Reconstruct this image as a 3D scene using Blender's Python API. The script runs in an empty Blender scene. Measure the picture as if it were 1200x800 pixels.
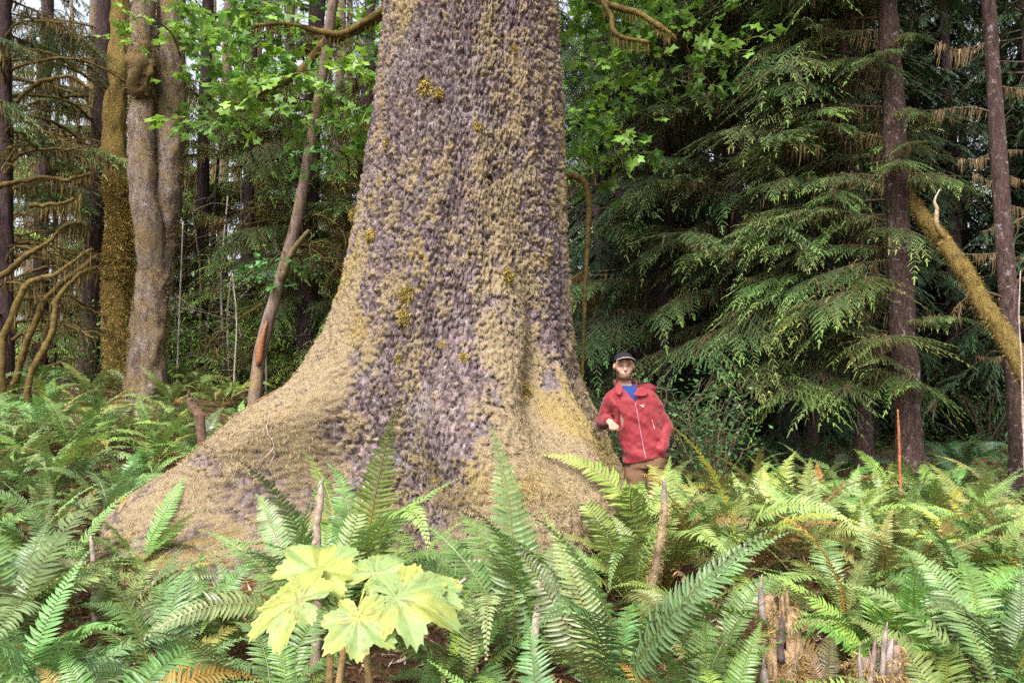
import bpy, math, random
import numpy as np
from mathutils import Vector, Matrix, Euler

random.seed(11)
rng = np.random.default_rng(11)
R = math.radians
scene = bpy.context.scene
COL = scene.collection

# ------------------------------------------------------------------ camera
EYE, FPX, PITCH = 1.65, 850.0, R(2.7)
cam_data = bpy.data.cameras.new('camera')
cam_data.sensor_width = 36.0
cam_data.lens = 36.0 * FPX / 1200.0
cam_data.clip_start, cam_data.clip_end = 0.05, 1500.0
cam = bpy.data.objects.new('camera', cam_data)
COL.objects.link(cam)
cam.location = (0, 0, EYE)
cam.rotation_euler = (R(90) + PITCH, 0, 0)
scene.camera = cam

# ------------------------------------------------------------------ sky, sun, exposure
SUN_EL, SUN_AZ = R(52), R(200)            # azimuth from +Y, clockwise: behind the camera, a little to the left
world = bpy.data.worlds.new('World')
scene.world = world
world.use_nodes = True
wn, wl = world.node_tree.nodes, world.node_tree.links
wn.clear()
sky = wn.new('ShaderNodeTexSky')
sky.sky_type = 'NISHITA'
sky.sun_disc = False
sky.sun_elevation, sky.sun_rotation = SUN_EL, SUN_AZ
sky.air_density, sky.dust_density, sky.ozone_density = 1.0, 6.0, 0.6
sat = wn.new('ShaderNodeHueSaturation')   # thin overcast: most of the blue is gone
sat.inputs['Saturation'].default_value = 0.30
bg = wn.new('ShaderNodeBackground')
bg.inputs['Strength'].default_value = 0.15
wo = wn.new('ShaderNodeOutputWorld')
wl.new(sky.outputs[0], sat.inputs['Color'])
wl.new(sat.outputs[0], bg.inputs['Color'])
wl.new(bg.outputs[0], wo.inputs['Surface'])

sun_data = bpy.data.lights.new('sun', 'SUN')
sun_data.energy, sun_data.angle, sun_data.color = 1.5, R(14), (1.0, 0.96, 0.90)
sun = bpy.data.objects.new('sun', sun_data)
COL.objects.link(sun)
sun_dir = Vector((math.sin(SUN_AZ) * math.cos(SUN_EL), math.cos(SUN_AZ) * math.cos(SUN_EL), math.sin(SUN_EL)))
sun.rotation_euler = sun_dir.to_track_quat('Z', 'Y').to_euler()
sun.location = (0, -10, 30)

scene.view_settings.view_transform = 'Standard'
scene.view_settings.look = 'None'
scene.view_settings.gamma = 1.0
scene.view_settings.use_curve_mapping = False
scene.view_settings.exposure = 1.5
scene.cycles.use_denoising = False      # the bark and leaves keep their grain
scene.cycles.max_bounces = 4
scene.cycles.diffuse_bounces = 2
scene.cycles.glossy_bounces = 2
scene.cycles.transmission_bounces = 3
scene.cycles.transparent_max_bounces = 4
scene.cycles.caustics_reflective = False
scene.cycles.caustics_refractive = False

# ------------------------------------------------------------------ small tools
def pix(u, v, d):
    """The world point that the photograph's pixel (u, v) shows at the distance y = d."""
    x, up = (u - 600) / FPX, -(v - 400) / FPX
    c, s = math.cos(PITCH), math.sin(PITCH)
    y, z = c - s * up, s + c * up
    k = d / y
    return np.array((x * k, d, EYE + z * k))

def proj(P):
    """Pixels of world points, to know which patch of bark is meant."""
    c, s = math.cos(PITCH), math.sin(PITCH)
    y, z = P[..., 1], P[..., 2] - EYE
    f, up = c * y + s * z, -s * y + c * z
    f = np.maximum(f, 0.01)
    return 600 + FPX * P[..., 0] / f, 400 - FPX * up / f

def smooth(a, b, x):
    t = np.clip((x - a) / (b - a), 0, 1)
    return t * t * (3 - 2 * t)

def _h(i, j, k, seed):
    h = (i.astype(np.uint32) * np.uint32(374761393)) ^ (j.astype(np.uint32) * np.uint32(668265263)) ^ (k.astype(np.uint32) * np.uint32(2246822519)) ^ np.uint32((seed * 3266489917) & 0xffffffff)
    h = (h ^ (h >> np.uint32(13))) * np.uint32(1274126177)
    h = (h ^ (h >> np.uint32(16))) * np.uint32(2654435761)
    h = h ^ (h >> np.uint32(15))
    return h.astype(np.float32) / np.float32(4294967296.0)

def noise3(x, y, z, seed=0):
    """Value noise, 0..1."""
    x, y, z = (np.asarray(a, dtype=np.float64) for a in (x, y, z))
    x, y, z = np.broadcast_arrays(x, y, z)
    xi, yi, zi = np.floor(x), np.floor(y), np.floor(z)
    fx, fy, fz = x - xi, y - yi, z - zi
    fx, fy, fz = (t * t * (3 - 2 * t) for t in (fx, fy, fz))
    xi, yi, zi = xi.astype(np.int64), yi.astype(np.int64), zi.astype(np.int64)
    out = 0
    for dx in (0, 1):
        wx = fx if dx else 1 - fx
        for dy in (0, 1):
            wy = fy if dy else 1 - fy
            for dz in (0, 1):
                wz = fz if dz else 1 - fz
                out = out + wx * wy * wz * _h(xi + dx, yi + dy, zi + dz, seed)
    return out

def fbm(x, y, z, octaves=4, seed=0, gain=0.5):
    a, s, t, f = 1.0, 0.0, 0.0, 1.0
    for o in range(octaves):
        s = s + a * noise3(x * f, y * f, z * f, seed + o * 17)
        t += a
        a *= gain
        f *= 2.03
    return s / t

def worley(x, y, seed=0):
    """First and second distance and the cell's random value."""
    xi, yi = np.floor(x).astype(np.int64), np.floor(y).astype(np.int64)
    f1 = np.full(x.shape, 9.0); f2 = f1.copy(); cid = np.zeros(x.shape)
    zz = np.zeros_like(xi)
    for dx in (-1, 0, 1):
        for dy in (-1, 0, 1):
            cx, cy = xi + dx, yi + dy
            px, py = cx + _h(cx, cy, zz, seed), cy + _h(cx, cy, zz, seed + 5)
            d = np.hypot(px - x, py - y)
            near = d < f1
            f2 = np.where(near, f1, np.minimum(f2, d))
            cid = np.where(near, _h(cx, cy, zz, seed + 9), cid)
            f1 = np.where(near, d, f1)
    return f1, f2, cid

def worley3(x, y, z, seed=0):
    xi, yi, zi = (np.floor(a).astype(np.int64) for a in (x, y, z))
    f1 = np.full(x.shape, 9.0, np.float32); cid = np.zeros(x.shape, np.float32)
    for dx in (-1, 0, 1):
        for dy in (-1, 0, 1):
            for dz in (-1, 0, 1):
                cx, cy, cz = xi + dx, yi + dy, zi + dz
                h = _h(cx, cy, cz, seed)
                d = np.sqrt((cx + h - x) ** 2 + (cy + (h * 7.31) % 1 - y) ** 2 + (cz + (h * 53.7) % 1 - z) ** 2)
                near = d < f1
                cid = np.where(near, (h * 311.7) % 1, cid)
                f1 = np.where(near, d, f1)
    return f1, cid

def lin(r, g, b):
    f = lambda c: (c / 255 / 12.92) if c / 255 <= 0.04045 else ((c / 255 + 0.055) / 1.055) ** 2.4
    return (f(r), f(g), f(b))

def catmull(P, n):
    P = np.asarray(P, float)
    if len(P) == 2:
        t = np.linspace(0, 1, n)[:, None]
        return P[0] * (1 - t) + P[1] * t
    Q = np.vstack([2 * P[0] - P[1], P, 2 * P[-1] - P[-2]])
    m = len(P) - 1
    ts = np.linspace(0, m - 1e-9, n)
    i = ts.astype(int); t = (ts - i)[:, None]
    a, b, c, d = Q[i], Q[i + 1], Q[i + 2], Q[i + 3]
    return 0.5 * (2 * b + (c - a) * t + (2 * a - 5 * b + 4 * c - d) * t ** 2 + (3 * b - a - 3 * c + d) * t ** 3)

class Geo:
    """Collects vertices, triangles, quads and one colour a vertex; build() makes one mesh of them."""
    def __init__(self):
        self.v, self.t, self.q, self.c, self.n = [], [], [], [], 0
    def add(self, v, tris=None, quads=None, col=(1, 1, 1)):
        v = np.asarray(v, np.float32).reshape(-1, 3)
        if tris is not None and len(tris): self.t.append(np.asarray(tris, np.int32).reshape(-1, 3) + self.n)
        if quads is not None and len(quads): self.q.append(np.asarray(quads, np.int32).reshape(-1, 4) + self.n)
        col = np.asarray(col, np.float32)
        if col.ndim == 1: col = np.broadcast_to(col, (len(v), 3))
        self.v.append(v); self.c.append(col); self.n += len(v)
        return self
    def tube(self, path, rad, sides=8, col=(1, 1, 1), rough=0.0, freq=8.0, cap=True, seed=0, lump=0.0, lfreq=2.0):
        P = np.asarray(path, float); n = len(P)
        rad = np.broadcast_to(np.asarray(rad, float), (n,))
        T = np.gradient(P, axis=0); T /= np.linalg.norm(T, axis=1)[:, None] + 1e-9
        ref = np.array((0.0, 1.0, 0.0)) if abs(T[0][1]) < 0.8 else np.array((1.0, 0, 0))
        N = np.zeros_like(P)
        u = ref - T[0] * (ref @ T[0]); u /= np.linalg.norm(u)
        for i in range(n):
            u = u - T[i] * (u @ T[i]); u /= np.linalg.norm(u) + 1e-9
            N[i] = u
        B = np.cross(T, N)
        a = np.linspace(0, 2 * math.pi, sides, endpoint=False)
        ring = N[:, None, :] * np.cos(a)[None, :, None] + B[:, None, :] * np.sin(a)[None, :, None]
        V = P[:, None, :] + ring * rad[:, None, None]
        if rough or lump:
            k = 1 + rough * 2 * (fbm(V[..., 0] * freq, V[..., 1] * freq, V[..., 2] * freq * 0.5, 3, seed) - 0.5) \
                + lump * 2 * (noise3(V[..., 0] * lfreq, V[..., 1] * lfreq, V[..., 2] * lfreq, seed + 3) - 0.5)
            V = P[:, None, :] + ring * (rad[:, None] * k)[..., None]
        i = np.arange(n - 1)[:, None]; j = np.arange(sides)[None, :]; j2 = (j + 1) % sides
        Q = np.stack([i * sides + j, i * sides + j2, (i + 1) * sides + j2, (i + 1) * sides + j], -1).reshape(-1, 4)
        V = V.reshape(-1, 3); tr = []
        if cap:
            V = np.vstack([V, P[:1], P[-1:]]); c0, c1 = n * sides, n * sides + 1
            jj = np.arange(sides); kk = (jj + 1) % sides
            tr = np.vstack([np.stack([kk, jj, np.full(sides, c0)], -1), np.stack([(n - 1) * sides + jj, (n - 1) * sides + kk, np.full(sides, c1)], -1)])
        col = np.asarray(col, np.float32)
        if col.ndim == 2 and len(col) == n:
            col = np.repeat(col, sides, 0)
            if cap: col = np.vstack([col, col[:1], col[-1:]])
        return self.add(V, tr, Q, col)
    def mesh(self, name, mat=None, smooth_=True):
        V = np.concatenate(self.v) if self.v else np.zeros((0, 3), np.float32)
        T = np.concatenate(self.t) if self.t else np.zeros((0, 3), np.int32)
        Q = np.concatenate(self.q) if self.q else np.zeros((0, 4), np.int32)
        return raw_mesh(name, V, T, Q, mat, smooth_, {'tint': np.concatenate(self.c)})

def raw_mesh(name, V, T, Q, mat=None, smooth_=True, attrs=None):
    me = bpy.data.meshes.new(name)
    T = np.asarray(T, np.int32).reshape(-1, 3); Q = np.asarray(Q, np.int32).reshape(-1, 4)
    me.vertices.add(len(V)); me.vertices.foreach_set('co', np.ascontiguousarray(V, np.float32).ravel())
    loops = np.concatenate([T.ravel(), Q.ravel()]).astype(np.int32)
    starts = np.concatenate([np.arange(len(T)) * 3, len(T) * 3 + np.arange(len(Q)) * 4]).astype(np.int32)
    me.loops.add(len(loops)); me.loops.foreach_set('vertex_index', loops)
    me.polygons.add(len(starts)); me.polygons.foreach_set('loop_start', starts)
    me.update(calc_edges=True)
    me.polygons.foreach_set('use_smooth', np.full(len(starts), bool(smooth_)))
    for k, a in (attrs or {}).items():
        a = np.asarray(a, np.float32)
        if a.ndim == 2:
            at = me.attributes.new(k, 'FLOAT_COLOR', 'POINT')
            at.data.foreach_set('color', np.hstack([a, np.ones((len(a), 1), np.float32)]).astype(np.float32).ravel())
        else:
            at = me.attributes.new(k, 'FLOAT', 'POINT'); at.data.foreach_set('value', a)
    if mat: me.materials.append(mat)
    return me

def link(name, me, parent=None, loc=(0, 0, 0), rot=(0, 0, 0), scale=1.0, color=None):
    o = bpy.data.objects.new(name, me)
    COL.objects.link(o)
    o.location, o.rotation_euler = loc, rot
    o.scale = (scale,) * 3 if np.isscalar(scale) else scale
    if parent is not None: o.parent = parent
    if color is not None: o.color = (*color, 1)
    return o

def tag(o, label=None, cat=None, group=None, kind=None):
    if label: o['label'] = label
    if cat: o['category'] = cat
    if group: o['group'] = group
    if kind: o['kind'] = kind
    return o

def thing(name, label, cat, loc=(0, 0, 0), rz=0, group=None):
    return tag(link(name, None, loc=tuple(map(float, loc)), rot=(0, 0, rz)), label, cat, group)

# ------------------------------------------------------------------ materials
def nodes(name):
    m = bpy.data.materials.new(name); m.use_nodes = True
    nt = m.node_tree; nt.nodes.clear()
    return m, nt.nodes, nt.links

def tex_noise(N, L, scale, detail=4, rough=0.6, vec=None, dist=0.0):
    t = N.new('ShaderNodeTexNoise')
    t.inputs['Scale'].default_value = scale; t.inputs['Detail'].default_value = detail
    t.inputs['Roughness'].default_value = rough; t.inputs['Distortion'].default_value = dist
    if vec is not None: L.new(vec, t.inputs['Vector'])
    return t

def ramp(N, L, fac, stops):
    r = N.new('ShaderNodeValToRGB')
    e = r.color_ramp.elements
    while len(e) < len(stops): e.new(0.5)
    for el, (p, c) in zip(e, stops):
        el.position = p; el.color = (*c, 1) if len(c) == 3 else c
    L.new(fac, r.inputs['Fac'])
    return r

def mix(N, L, a, b, fac, mode='MIX'):
    m = N.new('ShaderNodeMix'); m.data_type = 'RGBA'; m.blend_type = mode
    for s, x in ((m.inputs[0], fac), (m.inputs[6], a), (m.inputs[7], b)):
        if hasattr(x, 'links') or hasattr(x, 'is_linked'): L.new(x, s)
        elif isinstance(x, (int, float)): s.default_value = x
        else: s.default_value = (*x, 1)
    return m.outputs[2]

def attr(N, name):
    a = N.new('ShaderNodeAttribute'); a.attribute_name = name
    return a

def coords(N, L, scale=(1, 1, 1), which='Object'):
    tc = N.new('ShaderNodeTexCoord'); mp = N.new('ShaderNodeMapping')
    mp.inputs['Scale'].default_value = scale
    L.new(tc.outputs[which], mp.inputs['Vector'])
    return mp.outputs[0]

def finish(N, L, col, rough=0.8, spec=0.3, transl=0.0, tcol=None, bump=None, bstr=0.3, bdist=0.01, sheen=0.0):
    p = N.new('ShaderNodeBsdfPrincipled')
    if hasattr(col, 'is_linked'): L.new(col, p.inputs['Base Color'])
    else: p.inputs['Base Color'].default_value = (*col, 1)
    p.inputs['Roughness'].default_value = rough
    p.inputs['Specular IOR Level'].default_value = spec
    p.inputs['Sheen Weight'].default_value = sheen
    if bump is not None:
        b = N.new('ShaderNodeBump'); b.inputs['Strength'].default_value = bstr; b.inputs['Distance'].default_value = bdist
        L.new(bump, b.inputs['Height']); L.new(b.outputs[0], p.inputs['Normal'])
    out = N.new('ShaderNodeOutputMaterial'); sh = p.outputs[0]
    if transl:
        t = N.new('ShaderNodeBsdfTranslucent')
        c = tcol if tcol is not None else col
        if hasattr(c, 'is_linked'): L.new(c, t.inputs['Color'])
        else: t.inputs['Color'].default_value = (*c, 1)
        mx = N.new('ShaderNodeMixShader'); mx.inputs[0].default_value = transl
        L.new(sh, mx.inputs[1]); L.new(t.outputs[0], mx.inputs[2]); sh = mx.outputs[0]
    L.new(sh, out.inputs['Surface'])

def mat_tint(name, rough=0.8, spec=0.3, transl=0.0, nscale=6.0, namt=0.5, objcol=True, bump=0.0, bscale=60, sheen=0.0, jitter=0.25):
    """Colour = mesh colour x object colour, mottled a little; every copy varies slightly."""
    m, N, L = nodes(name)
    c = attr(N, 'tint').outputs['Color']
    oi = N.new('ShaderNodeObjectInfo')
    if objcol: c = mix(N, L, c, oi.outputs['Color'], 1.0, 'MULTIPLY')
    v = coords(N, L)
    n = tex_noise(N, L, nscale, 4, 0.6, v)
    r = ramp(N, L, n.outputs['Fac'], [(0.3, (1 - namt,) * 3), (0.7, (1 + namt * 0.6,) * 3)])
    c = mix(N, L, c, r.outputs[0], 1.0, 'MULTIPLY')
    if jitter:
        mr = N.new('ShaderNodeMapRange'); L.new(oi.outputs['Random'], mr.inputs['Value'])
        mr.inputs['To Min'].default_value, mr.inputs['To Max'].default_value = 1 - jitter, 1 + jitter
        cb = N.new('ShaderNodeCombineColor')
        for i in range(3): L.new(mr.outputs[0], cb.inputs[i])
        c = mix(N, L, c, cb.outputs[0], 1.0, 'MULTIPLY')
    bn = tex_noise(N, L, bscale, 5, 0.7, v).outputs['Fac'] if bump else None
    finish(N, L, c, rough, spec, transl, None, bn, bump, 0.01, sheen)
    return m

def mat_bark(name, c1, c2, c3, lichen=None, lfac=(0.62, 0.7), moss=None, mfac=(0.5, 0.6), scale=1.0, bstr=0.8, bdist=0.03):
    m, N, L = nodes(name)
    v = coords(N, L, (14 * scale, 14 * scale, 3.5 * scale))
    n1 = tex_noise(N, L, 1.6, 6, 0.7, v, 0.6)
    c = ramp(N, L, n1.outputs['Fac'], [(0.3, c1), (0.5, c2), (0.72, c3)]).outputs[0]
    v2 = coords(N, L)
    if lichen:
        n2 = tex_noise(N, L, 11 * scale, 6, 0.75, v2)
        f = ramp(N, L, n2.outputs['Fac'], [(lfac[0], (0, 0, 0)), (lfac[1], (1, 1, 1))]).outputs[0]
        c = mix(N, L, c, lichen, f)
    if moss:
        n3 = tex_noise(N, L, 2.6 * scale, 7, 0.72, v2)
        f = ramp(N, L, n3.outputs['Fac'], [(mfac[0], (0, 0, 0)), (mfac[1], (1, 1, 1))]).outputs[0]
        n4 = tex_noise(N, L, 45 * scale, 3, 0.7, v2)
        mc = mix(N, L, tuple(x * 0.55 for x in moss), tuple(min(1, x * 1.35) for x in moss), n4.outputs['Fac'])
        c = mix(N, L, c, mc, f)
    n5 = tex_noise(N, L, 2.4, 8, 0.75, v, 0.4)
    finish(N, L, c, 0.9, 0.2, 0, None, n5.outputs['Fac'], bstr, bdist)
    return m

def mat_plain(name, col, rough=0.7, spec=0.3, nscale=30, namt=0.25, bump=0.2, sheen=0.0, scale=(1, 1, 1)):
    m, N, L = nodes(name)
    v = coords(N, L, scale)
    n = tex_noise(N, L, nscale, 5, 0.65, v)
    c = mix(N, L, tuple(x * (1 - namt) for x in col), tuple(min(1, x * (1 + namt)) for x in col), n.outputs['Fac'])
    finish(N, L, c, rough, spec, 0, None, n.outputs['Fac'], bump, 0.006, sheen)
    return m

M = {}
M['fern'] = mat_tint('fern_frond', 0.38, 0.5, 0.25, 9.0, 0.35, True, 0, 60, 0, 0.16)
M['needle'] = mat_tint('conifer_needles', 0.6, 0.3, 0.18, 2.5, 0.5, True, 0, 60, 0, 0.2)
M['leaf'] = mat_tint('broad_leaves', 0.45, 0.45, 0.42, 3.0, 0.35, True, 0, 60, 0, 0.25)
M['hang'] = mat_tint('hanging_moss', 0.95, 0.1, 0.12, 12.0, 0.5, True, 0, 60, 0, 0.2)
M['tuft'] = mat_tint('moss_tufts', 0.95, 0.1, 0.10, 5.0, 0.3, True, 0, 60, 0, 0.0)
M['litter'] = mat_tint('litter', 0.85, 0.2, 0.05, 5.0, 0.5, True, 0, 60, 0, 0.0)
M['wood'] = mat_tint('weathered_wood', 0.85, 0.2, 0, 25.0, 0.55, True, 0.6, 45, 0, 0.15)
M['mossy'] = mat_tint('mossy_wood', 0.95, 0.1, 0, 14.0, 0.6, True, 0.9, 55, 0, 0.15)
M['bark_red'] = mat_bark('hemlock_bark', (.022, .013, .012), (.075, .044, .038), (.15, .098, .088), (.34, .29, .30), (0.57, 0.66), bstr=1.0, bdist=.06)
M['bark_dark'] = mat_bark('dark_bark', (.018, .012, .012), (.055, .034, .034), (.11, .075, .075), (.16, .15, .12), (0.62, 0.75), bstr=1.0, bdist=.06)
M['bark_grey'] = mat_bark('alder_bark', (.060, .042, .036), (.165, .122, .105), (.28, .225, .205), (.40, .37, .365), (0.58, 0.67), (.20, .142, .070), (0.43, 0.60), bstr=1.0, bdist=.06)
M['bark_gold'] = mat_bark('moss_sheathed_bark', (.075, .046, .014), (.19, .125, .036), (.31, .215, .070), None, moss=(.23, .165, .042), mfac=(0.4, 0.7), bstr=1.0, bdist=.08)
M['bark_pale'] = mat_bark('dead_bark', (.14, .11, .09), (.30, .25, .22), (.46, .41, .38))
# ------------------------------------------------------------------ ground
TC = np.array((-0.62, 6.97))               # the giant tree stands here
def ground_z(x, y):
    x, y = np.asarray(x, float), np.asarray(y, float)
    left = smooth(0.3, 5.5, -x)
    h = 0.95 * left * smooth(3.5, 8.6, y) + 0.50 * left * smooth(8, 12.5, y) + 0.022 * np.clip(y - 12, 0, 40) * left
    h = h + 0.006 * np.clip(y - 14, 0, 60)
    h = h + 0.22 * np.exp(-((x - TC[0]) ** 2 + (y - TC[1]) ** 2) / 6.5)
    h = h + 0.26 * np.exp(-(x - 2.1) ** 2 / 0.9 - (y - 5.5) ** 2 / 1.4)
    h = h + 0.16 * (fbm(x * 0.8, y * 0.8, 0 * x, 4, 3) - 0.5) + 0.04 * (fbm(x * 6, y * 6, 0 * x, 3, 8) - 0.5) * (y < 25)
    h = h + 2.5 * (fbm(x * 0.03, y * 0.03, 0 * x, 2, 5) - 0.5) * smooth(25, 80, np.hypot(x, y))
    return h

def gz(x, y): return float(ground_z(np.array([x]), np.array([y]))[0])

gx = np.concatenate([-np.geomspace(9, 320, 40)[::-1], np.linspace(-8.9, 8.9, 260), np.geomspace(9, 320, 40)])
gy = np.concatenate([-np.geomspace(2, 60, 18)[::-1], np.linspace(-1.9, 13, 220), np.geomspace(13.1, 420, 60)])
GX, GY = np.meshgrid(gx, gy, indexing='ij')
GZ = ground_z(GX, GY)
i, j = np.meshgrid(np.arange(len(gx) - 1), np.arange(len(gy) - 1), indexing='ij')
n2 = len(gy)
Q = np.stack([i * n2 + j, (i + 1) * n2 + j, (i + 1) * n2 + j + 1, i * n2 + j + 1], -1).reshape(-1, 4)
m, N, L = nodes('forest_floor')
v = coords(N, L)
n1 = tex_noise(N, L, 1.3, 6, 0.7, v); n2_ = tex_noise(N, L, 22, 6, 0.75, v, 1.0); n3 = tex_noise(N, L, 90, 4, 0.7, v)
c = ramp(N, L, n2_.outputs['Fac'], [(0.28, (.028, .016, .010)), (0.48, (.085, .045, .026)), (0.62, (.16, .085, .045)), (0.8, (.27, .17, .11))]).outputs[0]
c2 = ramp(N, L, n3.outputs['Fac'], [(0.3, (.07, .055, .014)), (0.7, (.20, .15, .045))]).outputs[0]
f = ramp(N, L, n1.outputs['Fac'], [(0.55, (0, 0, 0)), (0.66, (.8, .8, .8))]).outputs[0]
c = mix(N, L, c, c2, f)
finish(N, L, c, 0.95, 0.15, 0, None, n2_.outputs['Fac'], 1.0, 0.03)
tag(link('ground', raw_mesh('ground', np.stack([GX, GY, GZ], -1).reshape(-1, 3), [], Q, m)), kind='structure')

# ------------------------------------------------------------------ the giant tree
Z0 = [-0.4, 0.0, 0.5, 1.1, 1.65, 2.2, 2.75, 3.5, 4.35, 5.1, 9, 20]
R0 = [1.36, 1.32, 1.26, 1.20, 1.14, 1.07, 0.99, 0.92, 0.865, 0.815, 0.74, 0.57]
CX = [-0.60, -0.60, -0.60, -0.60, -0.60, -0.57, -0.525, -0.465, -0.42, -0.395, -0.33, -0.25]
ROOTS = [  # angle, half width in metres, ridge radius at heights
    (R(-147), 0.47, [-0.4, 0.06, 0.42, 0.8, 1.1, 1.36, 1.55, 1.75, 2.1, 2.8], [2.85, 2.74, 2.58, 2.38, 2.16, 1.88, 1.54, 1.32, 1.17, 1.02]),
    (R(-73), 0.42, [-0.4, 0.1, 0.45, 0.8, 1.2, 1.55, 1.9, 2.4, 3.0], [2.62, 2.46, 2.30, 2.12, 1.84, 1.58, 1.36, 1.18, 1.02]),
    (R(-47), 0.27, [-0.4, 0.2, 0.68, 1.0, 1.26, 1.5, 1.75, 2.2, 2.8], [2.40, 2.28, 2.14, 1.98, 1.80, 1.50, 1.30, 1.10, 0.98]),
    (R(-119), 0.15, [-0.4, 0.1, 0.4, 0.8, 1.3], [1.95, 1.74, 1.58, 1.42, 1.24]),
    (R(-172), 0.40, [-0.4, 0.2, 0.8, 1.3, 1.8, 2.4], [2.1, 1.95, 1.7, 1.48, 1.28, 1.08]),
    (R(168), 0.6, [-0.4, 0.2, 0.8, 1.4, 2.0], [2.6, 2.3, 1.9, 1.5, 1.2]),
    (R(25), 0.6, [-0.4, 0.2, 0.8, 1.4, 2.0], [2.4, 2.1, 1.8, 1.45, 1.2]),
    (R(95), 0.6, [-0.4, 0.2, 0.8, 1.4, 2.0], [2.4, 2.1, 1.8, 1.45, 1.2]),
]
def soft_interp(z, zs, rs):
    zz = np.linspace(zs[0], zs[-1], 240); rr = np.interp(zz, zs, rs)
    k = np.hanning(25); k /= k.sum()
    rr = np.convolve(np.pad(rr, 12, mode='edge'), k, 'valid')
    return np.interp(z, zz, rr)

def trunk_r(th, z):
    """Radius of the giant trunk with its buttress roots, without bark relief."""
    r0 = soft_interp(z, Z0, R0)
    zz = np.linspace(-0.4, 3.2, 10)
    r = r0 * (1 + 0.025 * np.sin(3 * th + 0.6) + 0.018 * np.sin(5 * th + 2 + z * 0.4) + 0.010 * np.sin(11 * th + z))
    for a, w, zs, rs in ROOTS:
        rr = soft_interp(z, zs, rs)
        ex = np.clip(rr - r0, 0, None) * (1 - smooth(zs[-1] - 1.0, zs[-1] + 0.1, z))
        d = np.angle(np.exp(1j * (th - a))) * (0.45 * rr + 0.55 * r0)
        w = w * (1.30 - 0.28 * np.clip(z, 0, 2))
        wob = 0.10 * np.sin(z * 4.1 + a * 3)
        r = r + ex * np.exp(-np.abs((d + wob * (ex > 0)) / w) ** (3.4 if a == ROOTS[1][0] else 2.6))
    for a, w, z_, sz, dep in ((R(-101), .17, .6, .8, .16), (R(-47), .10, 1.95, .45, .08), (R(-128), .10, .7, .5, .08)):   # hollows between the roots
        r = r - dep * np.exp(-(np.angle(np.exp(1j * (th - a))) / w) ** 2 - ((z - z_) / sz) ** 2)
    return r

def trunk_point(th, z):
    r = trunk_r(np.asarray(th, float), np.asarray(z, float))
    cx = np.interp(z, Z0, CX)
    return np.stack([cx + r * np.cos(th), TC[1] + r * np.sin(th), z + 0 * r], -1)

th = np.concatenate([np.linspace(R(-195), R(15), 520), np.linspace(R(15), R(165), 60)[1:-1]])
zs = np.concatenate([np.arange(-0.4, 5.9, 0.0135), np.geomspace(6.0, 24, 50)])
TH, ZZ = np.meshgrid(th, zs, indexing='ij')
P0 = trunk_point(TH, ZZ)
U, VV = proj(P0)
S = TH * 1.15
wx = S + 0.05 * (fbm(S * 14, ZZ * 9, 0 * S, 3, 31) - 0.5)
wz = ZZ + 0.10 * (fbm(S * 4, ZZ * 3, 0 * S, 3, 32) - 0.5)
f1, f2, cid = worley(wx / 0.034, wz / 0.085, 41)            # the scaly plates
g1, g2, _ = worley(wx / 0.022, wz / 0.034, 43)
plate = smooth(0.02, 0.30, f2 - f1)
furrow = smooth(0.50, 0.72, fbm(S * 5.5, ZZ * 0.75, 0 * S, 4, 51))
big = fbm(S * 2.0, ZZ * 0.7, 0 * S, 4, 52) - 0.5
crack = 1 - smooth(0.0, 0.055, np.abs(fbm(S * 20, ZZ * 3.2, 0 * S, 3, 55) - 0.5))
bark = -0.026 * crack + 0.026 * plate + 0.024 * (cid - 0.5) * plate + 0.010 * smooth(0, 0.3, g2 - g1) - 0.045 * furrow + 0.07 * big
# where moss grows: a patchy cover, pads on the roots, bare streaks
cover = 0.515 + 0.95 * (fbm(S * 2.6, ZZ * 1.5, 0 * S, 5, 61, 0.66) - 0.5) + 1.25 * (fbm(S * 9, ZZ * 5, 0 * S, 4, 66, .6) - 0.5)
def blob(u, v, su, sv, a):
    return a * np.exp(-((U - u) / su) ** 2 - ((VV - v) / sv) ** 2)
for b in ((390, 420, 60, 75, .40), (300, 500, 80, 60, .65), (640, 560, 85, 110, .85), (600, 430, 50, 70, .35), (560, 300, 70, 40, .20),
          (600, 100, 45, 130, .10), (415, 270, 22, 90, .30), (662, 250, 10, 220, .35), (480, 140, 60, 60, -.10), (645, 400, 16, 60, -.45), (520, 520, 38, 80, -.42),
          (450, 470, 20, 70, -.28), (665, 400, 12, 90, -.2), (500, 60, 60, 60, -.18), (640, 300, 20, 70, -.25), (430, 560, 30, 40, -.2), (200, 600, 90, 90, .45), (540, 360, 20, 60, -.2), (350, 545, 30, 30, .2)):
    cover = cover + blob(*b)
cover = np.where(ZZ < 0.9, cover + 0.12, cover)
p1, pid = worley3(P0[..., 0] / 0.040, P0[..., 1] / 0.040, P0[..., 2] / 0.046, 71)
pop = np.clip(1 - p1 * 1.25, 0, 1)
q1, _ = worley3(P0[..., 0] / 0.024, P0[..., 1] / 0.024, P0[..., 2] / 0.024, 73)
fine = np.clip(1 - q1 * 1.2, 0, 1)
moss = smooth(0.36, 0.70, cover - 0.03 + 0.55 * (pop * (0.5 + pid) - 0.42) + 0.30 * (fine - 0.4))
pad = blob(640, 580, 95, 120, 1.0) + blob(280, 520, 100, 90, 0.8) + blob(385, 420, 55, 70, 0.5)
mossh = moss * (0.010 + 0.022 * pop * (0.35 + 0.9 * pid) * (1 - 0.55 * np.clip(pad, 0, 1)) + 0.013 * fine + 0.045 * np.clip(pad, 0, 1) * fbm(S * 7, ZZ * 7, 0 * S, 3, 77))
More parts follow.
